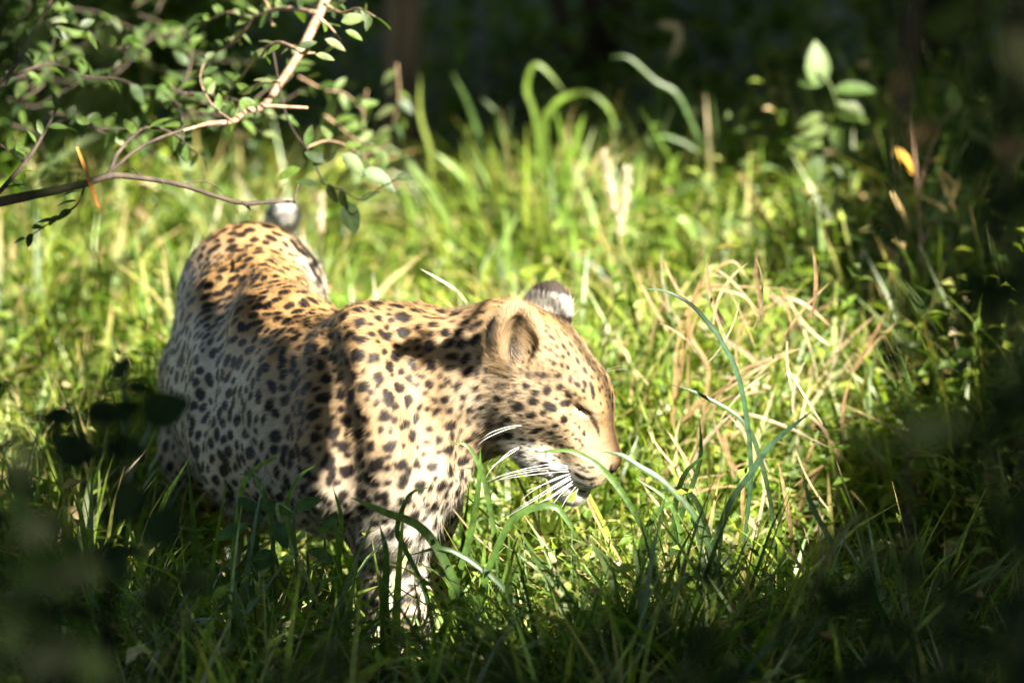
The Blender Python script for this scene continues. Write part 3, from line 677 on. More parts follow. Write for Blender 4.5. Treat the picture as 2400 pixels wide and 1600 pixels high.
# ------------------------------------------------------------ blades and leaves in bulk
GREENS = np.array([[.055, .095, .016], [.110, .180, .024], [.170, .225, .036], [.250, .260, .080], [.120, .175, .060], [.200, .255, .030]])
DRYS = np.array([[.38, .27, .13], [.46, .35, .19], [.30, .19, .09], [.50, .42, .26]])
def pick_green(n, p=(.18, .24, .22, .14, .12, .10)):
    c = GREENS[rng.choice(6, n, p=p)]*rng.uniform(.75, 1.25, (n, 1)); return c
def blades(B, h, az, th0, th1, wid, n=4, twist=None, col=None, pw=1.4):
    B = np.atleast_2d(np.asarray(B, float)); N = len(B); one = np.ones(N); h, az, th0, th1, wid = [np.asarray(v)*one for v in (h, az, th0, th1, wid)]
    s = np.linspace(0, 1, n+1); th = th0[:, None]+th1[:, None]*s[None]**pw
    d = np.stack([np.sin(th)*np.cos(az)[:, None], np.sin(th)*np.sin(az)[:, None], np.cos(th)], -1)
    seg = (d[:, :-1]+d[:, 1:])/2*(h/n)[:, None, None]
    pts = np.concatenate([np.zeros((N, 1, 3)), np.cumsum(seg, 1)], 1)+B[:, None]
    side = np.stack([-np.sin(az), np.cos(az), 0*az], -1)[:, None]; nor = np.cross(d, side)
    tw = (rng.uniform(-1.2, 1.2, N) if twist is None else twist*one); ta = tw[:, None]*s[None]+rng.uniform(-.6, .6, N)[:, None]
    sv = side*np.cos(ta)[..., None]+nor*np.sin(ta)[..., None]
    prof = np.interp(s, [0, .15, .45, .75, 1], [.55, .9, 1, .62, .04])
    hw = (wid[:, None]*prof[None]/2)[..., None]
    V = np.stack([pts-sv*hw, pts+sv*hw], 2).reshape(-1, 3)
    k = 2*(n+1); b = (np.arange(N)*k)[:, None]+(np.arange(n)*2)[None]
    F = np.concatenate([np.stack([b, b+1, b+3], -1).reshape(-1, 3), np.stack([b, b+3, b+2], -1).reshape(-1, 3)])
    C = np.repeat(pick_green(N) if col is None else np.broadcast_to(col, (N, 3)), k, 0)
    if col is None:
        tipc = np.zeros((N, n+1)); tb = rng.random(N) < .3; tipc[tb, -2] = .45; tipc[tb, -1] = 1; tipc = np.repeat(tipc.ravel(), 2)[:, None]; C = C*(1-tipc)+np.array([.30, .21, .09])*tipc
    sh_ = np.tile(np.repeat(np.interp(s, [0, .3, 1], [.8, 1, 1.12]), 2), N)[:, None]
    return V, F, C*sh_, pts
def leaves(B, D, Nn, Ln, Wd, col, fold=.25, droop=.15):
    D = unit(D); S = unit(np.cross(D, Nn)); Nn = np.cross(S, D); L_ = np.asarray(Ln)[:, None]; W_ = np.asarray(Wd)[:, None]
    m = B+D*L_*.45; t = B+D*L_-Nn*L_*droop
    l = m+S*W_*.5+Nn*W_*fold; r = m-S*W_*.5+Nn*W_*fold
    V = np.stack([B, l, m, r, t], 1).reshape(-1, 3); i = (np.arange(len(B))*5)[:, None]
    F = (i[:, None]+np.array([[0, 3, 2], [0, 2, 1], [1, 2, 4], [2, 3, 4]])[None]).reshape(-1, 3)
    return V, F, np.repeat(col, 5, 0)

# ------------------------------------------------------------ the grass of the clearing
def scatter(n, x0, x1, y0, y1): return np.stack([rng.uniform(x0, x1, n), rng.uniform(y0, y1, n), np.zeros(n)], 1)
def under_body(p, grow=0.0):
    r = np.zeros(len(p), bool)
    for a, b, w_ in (((-.405, .86), (-.39, .50), .12), ((-.39, .50), (-.30, .2), .15), ((-.30, .2), (-.18, .02), .14), ((-.10, .03), (.10, -.03), .10)):
        a = np.array(a); b = np.array(b); t = np.clip(((p[:, :2]-a)@(b-a))/((b-a)@(b-a)), 0, 1)
        r |= np.linalg.norm(p[:, :2]-a-t[:, None]*(b-a), axis=1) < w_+grow
    return r
def reach(p, mul=1.0):
    """how tall the plants may stand at p"""
    x, y = p[:, 0], p[:, 1]
    h = .35+.10*n2(p, 3.0, 71)+.05*n2(p, 8.0, 72)-.05*np.clip(y-1.8, 0, 1.6)-.10*np.clip(y-3.3, 0, 1)
    h = h+.16*ss(x, .45, 1.1)*ss(y, -.2, .6)*ss(-y, -4, -2.5)
    h = h*(1-.55*np.exp(-((x+.25)**2/.02+(y-2.9)**2/.5)))
    h = np.where(y < .05, .32+.06*n2(p, 4, 73)+.05*np.clip(-y-.2, 0, 2), h)
    h = np.where((x > -.30) & (x < -.02) & (y > -.8) & (y < 0), np.minimum(h, .27), h)
    h = np.where(y < -1.0, h+.12*np.clip(-y-1., 0, 2), h)
    h = np.where((x < -.35) & (y > -.6) & (y < .5), h*.92, h)
    h = np.where(under_body(p), .15, np.where(under_body(p, .07), np.minimum(h, .24), h))
    return np.clip(h, .12, .8)*mul
g = Bag()
for n, reg, wlo, whi, hm_ in ((26000, (-1.6, 1.6, -.9, 1.4), .004, .016, 1.05), (22000, (-2.0, 2.0, 1.4, 3.6), .007, .022, 1.1), (2600, (-2.2, 2.2, 3.5, 6.8), .007, .015, 1.0),
                             (6500, (-1.5, 1.5, -3.2, -.9), .006, .013, 1.0), (9000, (-7, 7, -8, 9), .008, .016, 1.1)):
    p = scatter(n, *reg)
    if reg[0] < -5: p = p[(np.abs(p[:, 0]) > 1.6) | (p[:, 1] > 6.8)]
    cl = n2(p, 9., 75); p = p[rng.random(len(p)) < .75+.35*cl]
    p[:, 2] = ground_h(p[:, 0], p[:, 1])
    h = reach(p)*rng.uniform(.55, 1.15, len(p))*hm_
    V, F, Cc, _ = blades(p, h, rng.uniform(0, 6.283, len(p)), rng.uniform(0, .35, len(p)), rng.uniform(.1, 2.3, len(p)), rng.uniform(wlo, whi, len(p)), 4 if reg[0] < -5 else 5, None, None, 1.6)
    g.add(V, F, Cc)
p = scatter(900, -.62, .62, -.60, -.22); p[:, 1] = np.where((p[:, 0] > .0) & (p[:, 0] < .35), p[:, 1]*.6-.28, p[:, 1]); p[:, 0] = np.where((p[:, 0] > -.29) & (p[:, 0] < -.06) & (rng.random(900) < .8), p[:, 0]+.4, p[:, 0]); p[:, 2] = ground_h(p[:, 0], p[:, 1])          # taller growth right before the legs
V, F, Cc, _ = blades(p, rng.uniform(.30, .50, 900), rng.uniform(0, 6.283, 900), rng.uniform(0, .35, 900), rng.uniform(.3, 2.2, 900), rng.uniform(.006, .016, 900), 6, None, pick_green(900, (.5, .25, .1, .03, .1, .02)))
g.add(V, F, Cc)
grass = g.build('grass', M_grass); tag(grass, kind='stuff')
# low leafy herbs between the blades
def herbs(n, reg, lsz, per=9, hmul=.8, hadd=0.):
    p = scatter(n, *reg); p[:, 2] = ground_h(p[:, 0], p[:, 1]); h = (reach(p, hmul)+hadd)*rng.uniform(.5, 1.15, n)
    lean = rng.normal(0, .22, (n, 2)); k = per
    t = np.linspace(.25, 1.0, k)[None]*np.ones((n, 1)); t = np.clip(t+rng.normal(0, .04, t.shape), .1, 1)
    B = p[:, None]+np.stack([lean[:, :1]*t*h[:, None]*t, lean[:, 1:]*t*h[:, None]*t, t*h[:, None]], -1)
    az = (np.arange(k)*2.4)[None]+rng.uniform(0, 6.28, (n, 1)); el = rng.uniform(-.2, .9, (n, k))
    D = np.stack([np.cos(az)*np.cos(el), np.sin(az)*np.cos(el), np.sin(el)], -1).reshape(-1, 3)
    Nn = np.array([0, 0, 1.])+rng.normal(0, .45, (n*k, 3)); L_ = rng.uniform(*lsz, (n, k))*(1-.35*t**3)
    c = np.repeat(pick_green(n, (.16, .26, .20, .14, .10, .14)), k, 0)*rng.uniform(.85, 1.15, (n*k, 1))
    dr = rng.random(n*k) < .05; c[dr] = DRYS[rng.integers(0, 4, dr.sum())]
    return leaves(B.reshape(-1, 3), D, Nn, L_.ravel(), L_.ravel()*rng.uniform(.32, .55, n*k), c)
g = Bag()
g.add(*herbs(3600, (-1.5, 1.5, -.9, 1.4), (.016, .036)))
g.add(*herbs(3600, (-2, 2, 1.4, 3.6), (.022, .050)))
g.add(*herbs(420, (-2, 2, 1.0, 3.4), (.05, .085), 7, 1.0))
g.add(*herbs(350, (-1.4, 1.4, -.9, 1.4), (.035, .06), 7, 1.0))
g.add(*herbs(1200, (.4, 1.5, .2, 3.6), (.03, .06), 10, 1.05))
g.add(*herbs(1300, (-1.4, 1.4, -3.2, -.9), (.022, .050)))
g.add(*herbs(900, (-2.2, 2.2, 3.7, 7.5), (.03, .07), 10, 1.2))
g.add(*herbs(60, (-.32, .0, -.62, -.24), (.022, .045), 12, 1.0, -.02)); g.add(*herbs(120, (-.62, -.26, -.62, -.24), (.022, .045), 12, 1.0, .05)); g.add(*herbs(110, (-.02, .7, -.62, -.24), (.022, .045), 12, 1.0, .03))
herb = g.build('undergrowth', M_leaf); tag(herb, kind='stuff')
# dry stalks and fallen straw
g = Bag(); n = 5200; p = scatter(n, -1.6, 1.6, -1.2, 4.0)
dry_w = np.exp(-((p[:, 0]-.42)**2/.18+(p[:, 1]-.7)**2/1.0))
p = p[rng.random(n) < .25+.9*dry_w]; p = p[~under_body(p, .02)]; p[:, 2] = ground_h(p[:, 0], p[:, 1])
V, F, Cc, _ = blades(p, reach(p)*rng.uniform(.4, 1.0, len(p)), rng.uniform(0, 6.28, len(p)), rng.uniform(0, .9, len(p)), rng.uniform(0, 1.6, len(p)),
                     rng.uniform(.002, .006, len(p)), 4, None, DRYS[rng.integers(0, 4, len(p))]*rng.uniform(.8, 1.1, (len(p), 1)))
g.add(V, F, Cc)
n = 5000; p = scatter(n, -1.8, 1.8, -2, 4.5); p[:, 2] = ground_h(p[:, 0], p[:, 1])+rng.uniform(.002, .03, n); a = rng.uniform(0, 6.28, n)
g.add(*leaves(p, np.stack([np.cos(a), np.sin(a), rng.normal(0, .25, n)], -1), np.array([0, 0, 1.])+rng.normal(0, .3, (n, 3)), rng.uniform(.02, .06, n), rng.uniform(.006, .022, n),
              DRYS[rng.integers(0, 4, n)]*rng.uniform(.4, .9, (n, 1))))
litter = g.build('dry_litter', M_dry); tag(litter, kind='stuff')

# ------------------------------------------------------------ trees: crowns overhead and round the clearing
def crown_points():
    """clump centres: every one is a spray of leaves 3 to 6.5 m up; the crowns leave a gap over the clearing"""
    n = 4300
    gp = scatter(n, -7., 6.5, -9., 12.5)
    keep = ~inside(gp[:, :2]+.0*gp[:, :2])
    near_edge = np.min(np.linalg.norm(gp[:, None, :2]-LIT[None], axis=2), 1)
    hgt_ = rng.uniform(2.9, 5.4, n)
    c = gp+SUN*((hgt_-.3)/SUN[2])[:, None]
    return c, keep, gp
trees_at = [((1.95, 2.9), 'tall tree trunk standing beyond the right edge of the clearing'), ((4.2, -4.6), 'tree with a wide crown shading the near side of the clearing'),
            ((7.6, -2.0), 'tree with a wide crown shading the far right side'), ((7.2, 3.6), 'tree with a wide crown far to the right among the shadows'),
            ((2.6, -8.2), 'tree with a wide crown standing behind the viewer'), ((5.4, 8.6), 'tree with a wide crown at the far right of the wood'),
            ((-1.9, 6.6), 'tree with a wide crown at the far left of the wood'), ((1.2, 9.8), 'tree with a wide crown deep in the dark wood'),
            ((-1.6, -7.0), 'tree with a wide crown standing at the left behind the viewer'), ((-5.4, 2.5), 'tree with a wide crown left of the clearing'),
            ((-4.0, -4.5), 'tree with a wide crown to the left of the viewer')]
cc_, kp_, gp_ = crown_points()
TP = np.array([t[0] for t in trees_at])
ti_ = np.argmin(np.linalg.norm(cc_[:, None, :2]-TP[None], axis=2), 1)
for k, ((tx, ty), lab) in enumerate(trees_at):
    tr = empty('tree', (tx, ty, 0)); tag(tr, lab, 'tree', 'trees round the clearing')
    m = ti_ == k; cen = cc_[m]; r0 = rng.uniform(.10, .16)
    b = Bag(); V, F = tube([(tx, ty, -.1), (tx+.1, ty+.05, 1.5), (tx-.05, ty+.1, 3.2), (tx+.1, ty, 5.2)], [r0*1.3, r0, r0*.8, r0*.35], 10, 4, .08); b.add(V, F)
    if len(cen):
        for q in cen[rng.choice(len(cen), min(16, len(cen)), False)]:
            z0 = rng.uniform(2.4, 4.6); s_ = np.array([tx, ty, z0]); mid = s_*.5+q*.5+np.array([0, 0, .25])
            V, F = tube([s_, mid, q], [r0*.35, r0*.22, r0*.06], 6, 4); b.add(V, F)
    b.build('trunk', M_bark, tr, (tx, ty, 0)).location = (0, 0, 0)
    # sprays of leaves round each clump centre, each leaf kept out of the gap
    if len(cen):
        per = 74; q = (cen[:, None]+rng.normal(0, [.34, .34, .20], (len(cen), per, 3))).reshape(-1, 3)
        gr = q-SUN*((q[:, 2:]-.3)/SUN[2])
        edge = .11*wave(np.c_[gr[:, :2], 0*gr[:, 0]], 7, 81); ins = inside(gr[:, :2]+edge[:, None]); ob = over_body(gr)
        dap = wave(np.c_[gr[:, :2], 0*gr[:, 0]], 21, 83)
        q = q[((~ins & (dap < np.where(gr[:, 1] < -1.2, 2.3, np.where(gr[:, 0] > .25, .75, np.where(gr[:, 1] < .2, 1.05, 1.0))))) | (ins & (dap > 2.5))) & ~ob & ~(in_view(q) & (q[:, 1] < 1.5))]; N = len(q)
        D = unit(rng.normal(0, 1, (N, 3))*[1, 1, .5]); L_ = rng.uniform(.12, .21, N)
        V, F, Cc = leaves(q, D, np.array([0, 0, 1.])+rng.normal(0, .5, (N, 3)), L_, L_*.55, pick_green(N, (.45, .25, .05, .05, .15, .05)))
        F = F.reshape(-1, 4, 3)[:, [0, 1, 2, 3]].reshape(-1, 3)
        o = mesh_obj('crown', V, F, M_leaf, Cc, tr, True, (tx, ty, 0)); o.location = (0, 0, 0)

# the wood behind: dark evergreen thicket, each bush a thing of its own
def bush(x, y, rx, rz, n, lab, lsz=(.05, .10), greens=(.25, .3, .12, .03, .24, .06)):
    t = empty('bush', (x, y, 0)); tag(t, lab, 'bush', 'dark bushes of the wood behind')
    b = Bag(); tips = []
    for i in range(9):
        a = rng.uniform(0, 6.28); e = np.array([x+math.cos(a)*rx*.7, y+math.sin(a)*rx*.6, rz*rng.uniform(.6, 1.1)]); s_ = np.array([x, y, -.05])
        V, F = tube([s_, s_*.5+e*.5+[0, 0, .15], e], [.025, .016, .004], 5, 4); b.add(V, F); tips.append(e)
    b.build('stem', M_bark, t, (x, y, 0)).location = (0, 0, 0)
    cen = np.array([x, y, rz*.55])+rng.normal(0, 1, (46, 3))*[rx*.55, rx*.5, rz*.33]; cen[:, 2] = np.clip(cen[:, 2], .1, 9)
    q = cen[rng.integers(0, 46, n)]+rng.normal(0, .13, (n, 3)); q[:, 2] = np.abs(q[:, 2])+.02
    if y < 2: q = q[~in_view(q)]; n = len(q)
    L_ = rng.uniform(*lsz, n)
    V, F, Cc = leaves(q, rng.normal(0, 1, (n, 3))*[1, 1, .7]+[0, 0, .2], np.array([0, 0, 1.])+rng.normal(0, .5, (n, 3)), L_, L_*rng.uniform(.3, .6, n), pick_green(n, greens))
    mesh_obj('foliage', V, F, M_leaf, Cc, t, True, (x, y, 0)).location = (0, 0, 0)
for x, y, rx, rz, n, wd in ((-1.35, 3.9, .6, .75, 3400, 'low bush in the half shade at the upper left of the grass'), (-.85, 4.6, .5, .8, 2400, 'dark bush left of the brown trunk'),
        (.15, 5.3, .55, .9, 2000, 'dark bush right of the brown trunk'), (.95, 5.1, .5, .9, 2000, 'dark bush behind the arching grass blades'),
        (1.75, 4.6, .55, 1.0, 2400, 'dark bush behind the tall leafy stem'), (2.6, 4.2, .8, 1.6, 2400, 'dark bush at the right edge of the wood'),
        (-2.6, 5.2, .8, 1.7, 2400, 'dark bush at the left edge of the wood'), (-.4, 7.2, 1.2, 2.2, 2600, 'large dark bush at the back of the wood behind the trunk'),
        (1.6, 7.2, 1.3, 2.6, 2600, 'large dark bush at the back right of the wood'), (2.6, -1.6, .7, 1.6, 2000, 'dark bush added out of view right of the clearing to block sky light'),
        (1.9, -5.2, .7, 2.2, 2200, 'dark bush added unseen right of the viewer to block sky light'), (-1.9, -5.2, .7, 2.2, 2200, 'dark bush added unseen left of the viewer to block sky light'), (-.3, -11.2, 1.2, 2.6, 2400, 'dark bush added unseen behind the viewer to block sky light'), (-2.2, 7.6, 1.3, 2.6, 2600, 'large dark bush at the back left of the wood')):
    bush(x, y, rx, rz, n, wd)  # the unseen ones round the viewer are added to block low sky light
# the blurred trunk behind the shoulder
a0, a1 = P(945, 700, 3.5), P(928, 0, 3.5)
tr = empty('tree', (a0[0], 3.5, 0)); tag(tr, 'slim brown trunk rising out of the grass behind the leopard', 'tree', 'trees round the clearing')
V, F = tube([(a0[0]+.01, 3.5, -.05), (a0[0], 3.5, .3), (a1[0], 3.52, 1.0), (a1[0]-.06, 3.6, 2.6), (a1[0]+.05, 3.7, 4.3)], [.052, .040, .038, .036, .02], 12, 6, .12)
mesh_obj('trunk', V, F, M_bark, None, tr, True, (a0[0], 3.5, 0)).location = (0, 0, 0)
n = 1500; q = np.array([a1[0], 3.7, 4.2])+rng.normal(0, 1, (n, 3))*[.8, .8, .5]; L_ = rng.uniform(.07, .12, n)
V, F, Cc = leaves(q, rng.normal(0, 1, (n, 3)), np.array([0, 0, 1.])+rng.normal(0, .5, (n, 3)), L_, L_*.5, pick_green(n, (.45, .25, .05, .05, .15, .05)))
mesh_obj('crown', V, F, M_leaf, Cc, tr, True, (a0[0], 3.5, 0)).location = (0, 0, 0)
# ------------------------------------------------------------ plants one can tell apart
def ovate(name, wid, col, mat, cup=.22, n=5):
    """a leaf 1 long and wid wide, folded on its midrib and drooping at the tip"""
    s = np.linspace(0, 1, n+1); w_ = wid*.5*np.sin(math.pi*s**.8)**.75; w_[0] = .01; w_[-1] = 0
    z = -.16*s**2.2
    V = []
    for i in range(n+1): V += [(s[i], w_[i], z[i]+cup*w_[i]), (s[i], 0, z[i]), (s[i], -w_[i], z[i]+cup*w_[i])]
    F = []
    for i in range(n):
        a = i*3
        for j in (0, 1): F += [(a+j, a+j+1, a+j+4), (a+j, a+j+4, a+j+3)]
    C_ = np.array([np.array(col)*(1.15 if k % 3 == 1 else 1.) for k in range(len(V))])
    return new_mesh(name, V, F, mat, C_)
LG_ = [(.085, .125, .035), (.05, .09, .018), (.11, .145, .05), (.08, .13, .024), (.03, .055, .015), (.12, .14, .06)]
LEAF_M = [ovate('leaf', w_, c, M_leaf) for c in LG_ for w_ in (.42, .55)]
LEAF_BIG = [ovate('leaf', w_, c, M_shade, .12, 7) for c in ((.035, .075, .030), (.05, .095, .03)) for w_ in (.5, .62)]
LEAF_YEL = ovate('leaf', .35, (.75, .38, .04), M_leaf)
LEAF_BRN = ovate('leaf', .40, (.36, .22, .12), M_dry)
def leaf(parent, p, d, nrm, L_, me=None, label=None):
    d = unit(np.array(d, float)); s_ = unit(np.cross(nrm, d)); n_ = np.cross(d, s_)
    o = bpy.data.objects.new('leaf', me or LEAF_M[rng.integers(len(LEAF_M))]); sc.collection.objects.link(o)
    from mathutils import Matrix
    M = Matrix.Identity(4)
    for i, v in enumerate((d, s_, n_)):
        for j in range(3): M[j][i] = float(v[j])*float(L_)
    p = np.array(p)-np.array(parent.location)
    for j in range(3): M[j][3] = float(p[j])
    o.parent = parent; o.matrix_local = M
    if label: o['label'] = label
    return o
def part_tube(name, parent, pts, rad, mat, seg=7, sub=5, wob=.06):
    V, F = tube(pts, rad, seg, sub, wob); L0 = np.array(parent.location)
    return mesh_obj(name, V-L0, F, mat, np.tile([.09, .12, .035], (len(V), 1)) if mat is M_leaf or mat is M_dry else None, parent)
def along(pts, n, t0=.1, t1=1.):
    pts = np.array(pts); c = np.r_[0, np.cumsum(np.linalg.norm(np.diff(pts, axis=0), axis=1))]
    t = np.linspace(t0, t1, n)*c[-1]; q = np.stack([np.interp(t, c, pts[:, i]) for i in range(3)], 1)
    T = np.stack([np.interp(t+.01, c, pts[:, i])-np.interp(t-.01, c, pts[:, i]) for i in range(3)], 1)
    return q, unit(T+1e-6)
def twig(parent, pts, r, nleaf, L_=(.018, .034), mat=None, mes=None, t0=.1, droop=0.):
    part_tube('branch', parent, pts, np.linspace(r, r*.35, len(pts)), mat or M_twig)
    nleaf = int(nleaf*1.35); q, T = along(pts, nleaf, t0, 1.02)
    for i in range(nleaf):
        side = unit(np.cross(T[i], rng.normal(0, 1, 3))); d = unit(T[i]*.6+side*1.0+np.array([0, 0, -droop]))
        leaf(parent, q[i]+side*r*.5, d, unit(np.array([.25, -.35, .9])+rng.normal(0, .35, 3)), rng.uniform(*L_), mes[rng.integers(len(mes))] if mes else None)
def PX(l, Y0, Y1=None):
    n = len(l); Y1 = Y0 if Y1 is None else Y1
    return [P(x, y, Y0+(Y1-Y0)*i/max(n-1, 1)) for i, (x, y) in enumerate(l)]

# 1 the sunlit branch that comes down from the tree beyond the right edge
A = PX([(1500, -700), (1050, -260), (860, -110), (775, -20), (745, 40), (705, 120), (660, 190), (618, 248), (575, 262), (545, 285), (490, 290), (430, 306)], 1.5, .35)
br = empty('leafy_branch', tuple(A[0])); tag(br, 'sunlit tan branch with small leaves slanting down across the top left', 'branch')
part_tube('branch', br, A, [.012, .010, .009, .0075, .0068, .0062, .0056, .0056, .0046, .0048, .0036, .0022], M_twig, 8)
part_tube('branch', br, PX([(618, 248), (660, 250), (722, 253)], .50), [.0036, .0030, .0022], M_twig)
for pts, r, n in ((PX([(705, 120), (650, 100), (600, 130), (560, 190), (520, 230)], .55, .9), .003, 9), (PX([(760, 10), (800, 30), (840, 20), (880, 40)], .7, .6), .003, 7),
                  (PX([(745, 40), (770, 60), (800, 95)], .6), .0028, 3), (PX([(700, 125), (740, 125), (760, 130)], .58), .0025, 2), (PX([(740, 30), (660, 20), (590, 40), (530, 30), (470, 60)], .7, 1.1), .004, 15),
                  (PX([(590, 40), (560, 90), (500, 130), (470, 180)], .9, 1.), .003, 9), (PX([(660, 190), (600, 200), (560, 240), (545, 280)], .55, .8), .0025, 7),
                  (PX([(640, 60), (620, 0), (560, -40)], .8, 1.), .003, 6), (PX([(790, -30), (700, -20), (640, -10), (600, 30)], 1., 1.3), .003, 8),
                  (PX([(545, 285), (500, 250), (470, 190), (480, 140)], .5, .9), .0022, 6)):
    twig(br, pts, r, n)
for (x, y, a, L_, k) in ((800, 52, 15, .038, 5), (762, 92, -25, .036, 10), (740, 128, -12, .030, 4), (810, 72, -25, .030, 6), (560, 238, 0, .026, 7), (700, 112, 20, .03, 8)):
    leaf(br, P(x, y, .56), RGT*math.cos(R(a))+UPV*math.sin(R(a)), unit(-FWD*.7+np.array([.4, 0, .5])), L_, LEAF_M[k])

# 2 the dark thorny branch above the rump, growing from a shrub at the left
B_ = PX([(-420, 620), (-200, 520), (-20, 478), (100, 452), (200, 430), (260, 412), (330, 417), (420, 432), (500, 458), (570, 476), (640, 473), (692, 473)], .25, .45)
sb = empty('shrub', (B_[0][0]-.08, .25, 0)); tag(sb, 'thorny shrub reaching in from the left with a dark bare branch above the rump', 'shrub')
part_tube('branch', sb, [(B_[0][0]-.08, .25, -.03), (B_[0][0]-.10, .25, .35), B_[0]], [.018, .014, .010], M_twig)
part_tube('branch', sb, B_, [.010, .009, .0075, .007, .006, .0055, .0042, .0040, .0036, .0036, .0030, .0024], M_twig_shaded, 7)
for l, r in (([(690, 473), (694, 450), (700, 432)], .0026), ([(570, 476), (580, 484), (588, 492)], .0030), ([(258, 412), (270, 370), (288, 345), (300, 330)], .0038),
             ([(250, 410), (330, 345), (430, 305), (520, 292)], .0036), ([(330, 417), (318, 400), (305, 392)], .002), ([(430, 434), (470, 425), (510, 440), (560, 500)], .0014)):
    part_tube('branch', sb, PX(l, .40, .45), np.linspace(r, r*.5, len(l)), M_twig_shaded)
for pts, r, n in ((PX([(300, 330), (340, 300), (400, 310), (450, 350), (480, 370)], .5, .8), .0026, 9), (PX([(-20, 470), (60, 380), (110, 300), (150, 220)], .3, .6), .004, 9),
                  (PX([(110, 300), (180, 270), (230, 300), (300, 300)], .6, .9), .003, 8), (PX([(-150, 500), (-60, 300), (20, 180), (90, 60), (140, -40)], .3, .8), .006, 11),
                  (PX([(90, 60), (180, 60), (260, 110), (340, 100)], .8, 1.1), .003, 9), (PX([(20, 180), (120, 150), (200, 180), (290, 190), (380, 240)], .7, 1.2), .003, 12),
                  (PX([(200, 430), (180, 480), (120, 520), (60, 560)], .35, .3), .002, 6), (PX([(380, 240), (430, 200), (450, 120), (430, 60)], 1.2, 1.4), .003, 9),
                  (PX([(60, 380), (0, 340), (-60, 330)], .5), .003, 4), (PX([(430, 305), (420, 260), (380, 240)], .7, 1.1), .002, 4)):
    twig(sb, pts, r, n, (.024, .042), M_twig_shaded, [LEAF_M[k] for k in (1, 2, 3, 6, 7, 8, 9)])
for k in range(34):
    x0, y0 = rng.uniform(-120, 600), rng.uniform(-120, 330); a = R(rng.uniform(-60, 60)); Y0 = rng.uniform(.7, 2.4); l = [(x0, y0)]
    for j in range(4): a += rng.normal(0, .35); l.append((l[-1][0]+math.cos(a)*65, l[-1][1]+math.sin(a)*55))
    twig(sb, PX(l, Y0, Y0+.2), .0020, 9, (.016, .034), M_twig_shaded, [LEAF_M[k_] for k_ in (1, 2, 3, 6, 7, 8, 9, 5)])
# an orange dead blade hanging in it
def ribbon(parent, name, pts, wpx, col, mat, Y=0., tilt=.5, label=None):
    """a flat blade along a line of points, widest in its middle"""
    pts = np.array(pts, float); q, T = along(pts, 14, 0., 1.)
    e = np.vstack([2*pts[0]-pts[1], pts, 2*pts[-1]-pts[-2]]); Q = []
    for i in range(len(pts)-1):
        p0, p1, p2, p3 = e[i:i+4]
        for k in range(4):
            t = k/4; Q.append(.5*((2*p1)+(-p0+p2)*t+(2*p0-5*p1+4*p2-p3)*t*t+(-p0+3*p1-3*p2+p3)*t**3))
    Q.append(pts[-1]); Q = np.array(Q); T = unit(np.gradient(Q, axis=0)); n = len(Q); s = np.linspace(0, 1, n)
    nn_ = unit(-FWD*math.cos(tilt)+np.array([.3, -.2, 1.])*math.sin(tilt)); S_ = unit(np.cross(T, nn_))
    D = np.linalg.norm(Q[0]-CAM); hw = wpx*(.75 if Y > 2 else (.62 if col[0] > .22 and Y < 2 else .88))*KP*D*.5*np.interp(s, [0, .2, .5, .8, 1], [.6, .9, 1, .7, .06])
    U = np.cross(S_, T)
    V = np.stack([Q-S_*hw[:, None]+U*hw[:, None]*.35, Q, Q+S_*hw[:, None]+U*hw[:, None]*.35], 1).reshape(-1, 3); F = []
    for i in range(n-1):
        a = i*3
        for j in (0, 1): F += [(a+j, a+j+1, a+j+4), (a+j, a+j+4, a+j+3)]
    C_ = np.repeat(np.array([col])*np.interp(s, [0, .5, 1], [.85, 1, 1.1])[:, None], 3, 0)
    o = mesh_obj(name, V-np.array(parent.location), F, mat, C_, parent)
    if label: o['label'] = label
    return o
od = empty('dead_leaf', tuple(P(205, 430, .3))); tag(od, 'narrow orange dead leaf blade hanging before the left shrub', 'leaf')
ribbon(od, 'blade', PX([(180, 345), (198, 392), (215, 440), (230, 480), (240, 500)], .3), 17, (.62, .27, .06), M_dry)
# 3 dark twig with dark leaves hanging left of the middle
tw3 = empty('leafy_branch', tuple(P(985, 178, 1.0))); tag(tw3, 'small shaded sprig of dark leaves hanging right of the bare branch end', 'branch')
part_tube('branch', tw3, PX([(640, 120), (665, 250), (690, 310), (720, 350), (745, 400), (760, 432), (800, 445), (850, 470), (890, 440), (945, 415)], .75, .6), np.linspace(.0020, .0009, 10), M_twig_shaded)
for (x, y, a, L_, k) in ((745, 432, 170, .036, 8), (770, 430, -70, .034, 9), (800, 440, -80, .040, 8), (812, 470, -75, .055, 9), (845, 470, 30, .034, 8), (800, 360, -40, .05, 1), (850, 400, -20, .05, 3),
                         (760, 380, 150, .034, 9), (735, 395, 60, .03, 8), (890, 425, -30, .03, 8), (925, 418, 5, .028, 9), (705, 395, 200, .04, 7), (720, 345, 80, .036, 2)):
    leaf(tw3, P(x, y, .66), RGT*math.cos(R(a))+UPV*math.sin(R(a)), unit(-FWD*.5+np.array([rng.normal(0, .4), 0, .6])), L_, LEAF_M[k])
for pts, n in ((PX([(760, 270), (800, 300), (840, 330), (900, 350)], 1.6), 9), (PX([(860, 210), (850, 280), (860, 350), (840, 400)], 2.0), 9), (PX([(930, 150), (935, 230), (920, 300)], 2.2), 7),
               (PX([(700, 180), (760, 210), (810, 220), (850, 260)], 1.5), 8), (PX([(720, 345), (770, 330), (830, 350), (880, 400)], .8, 1.0), 8)):
    twig(tw3, pts, .0018, n, (.024, .045))

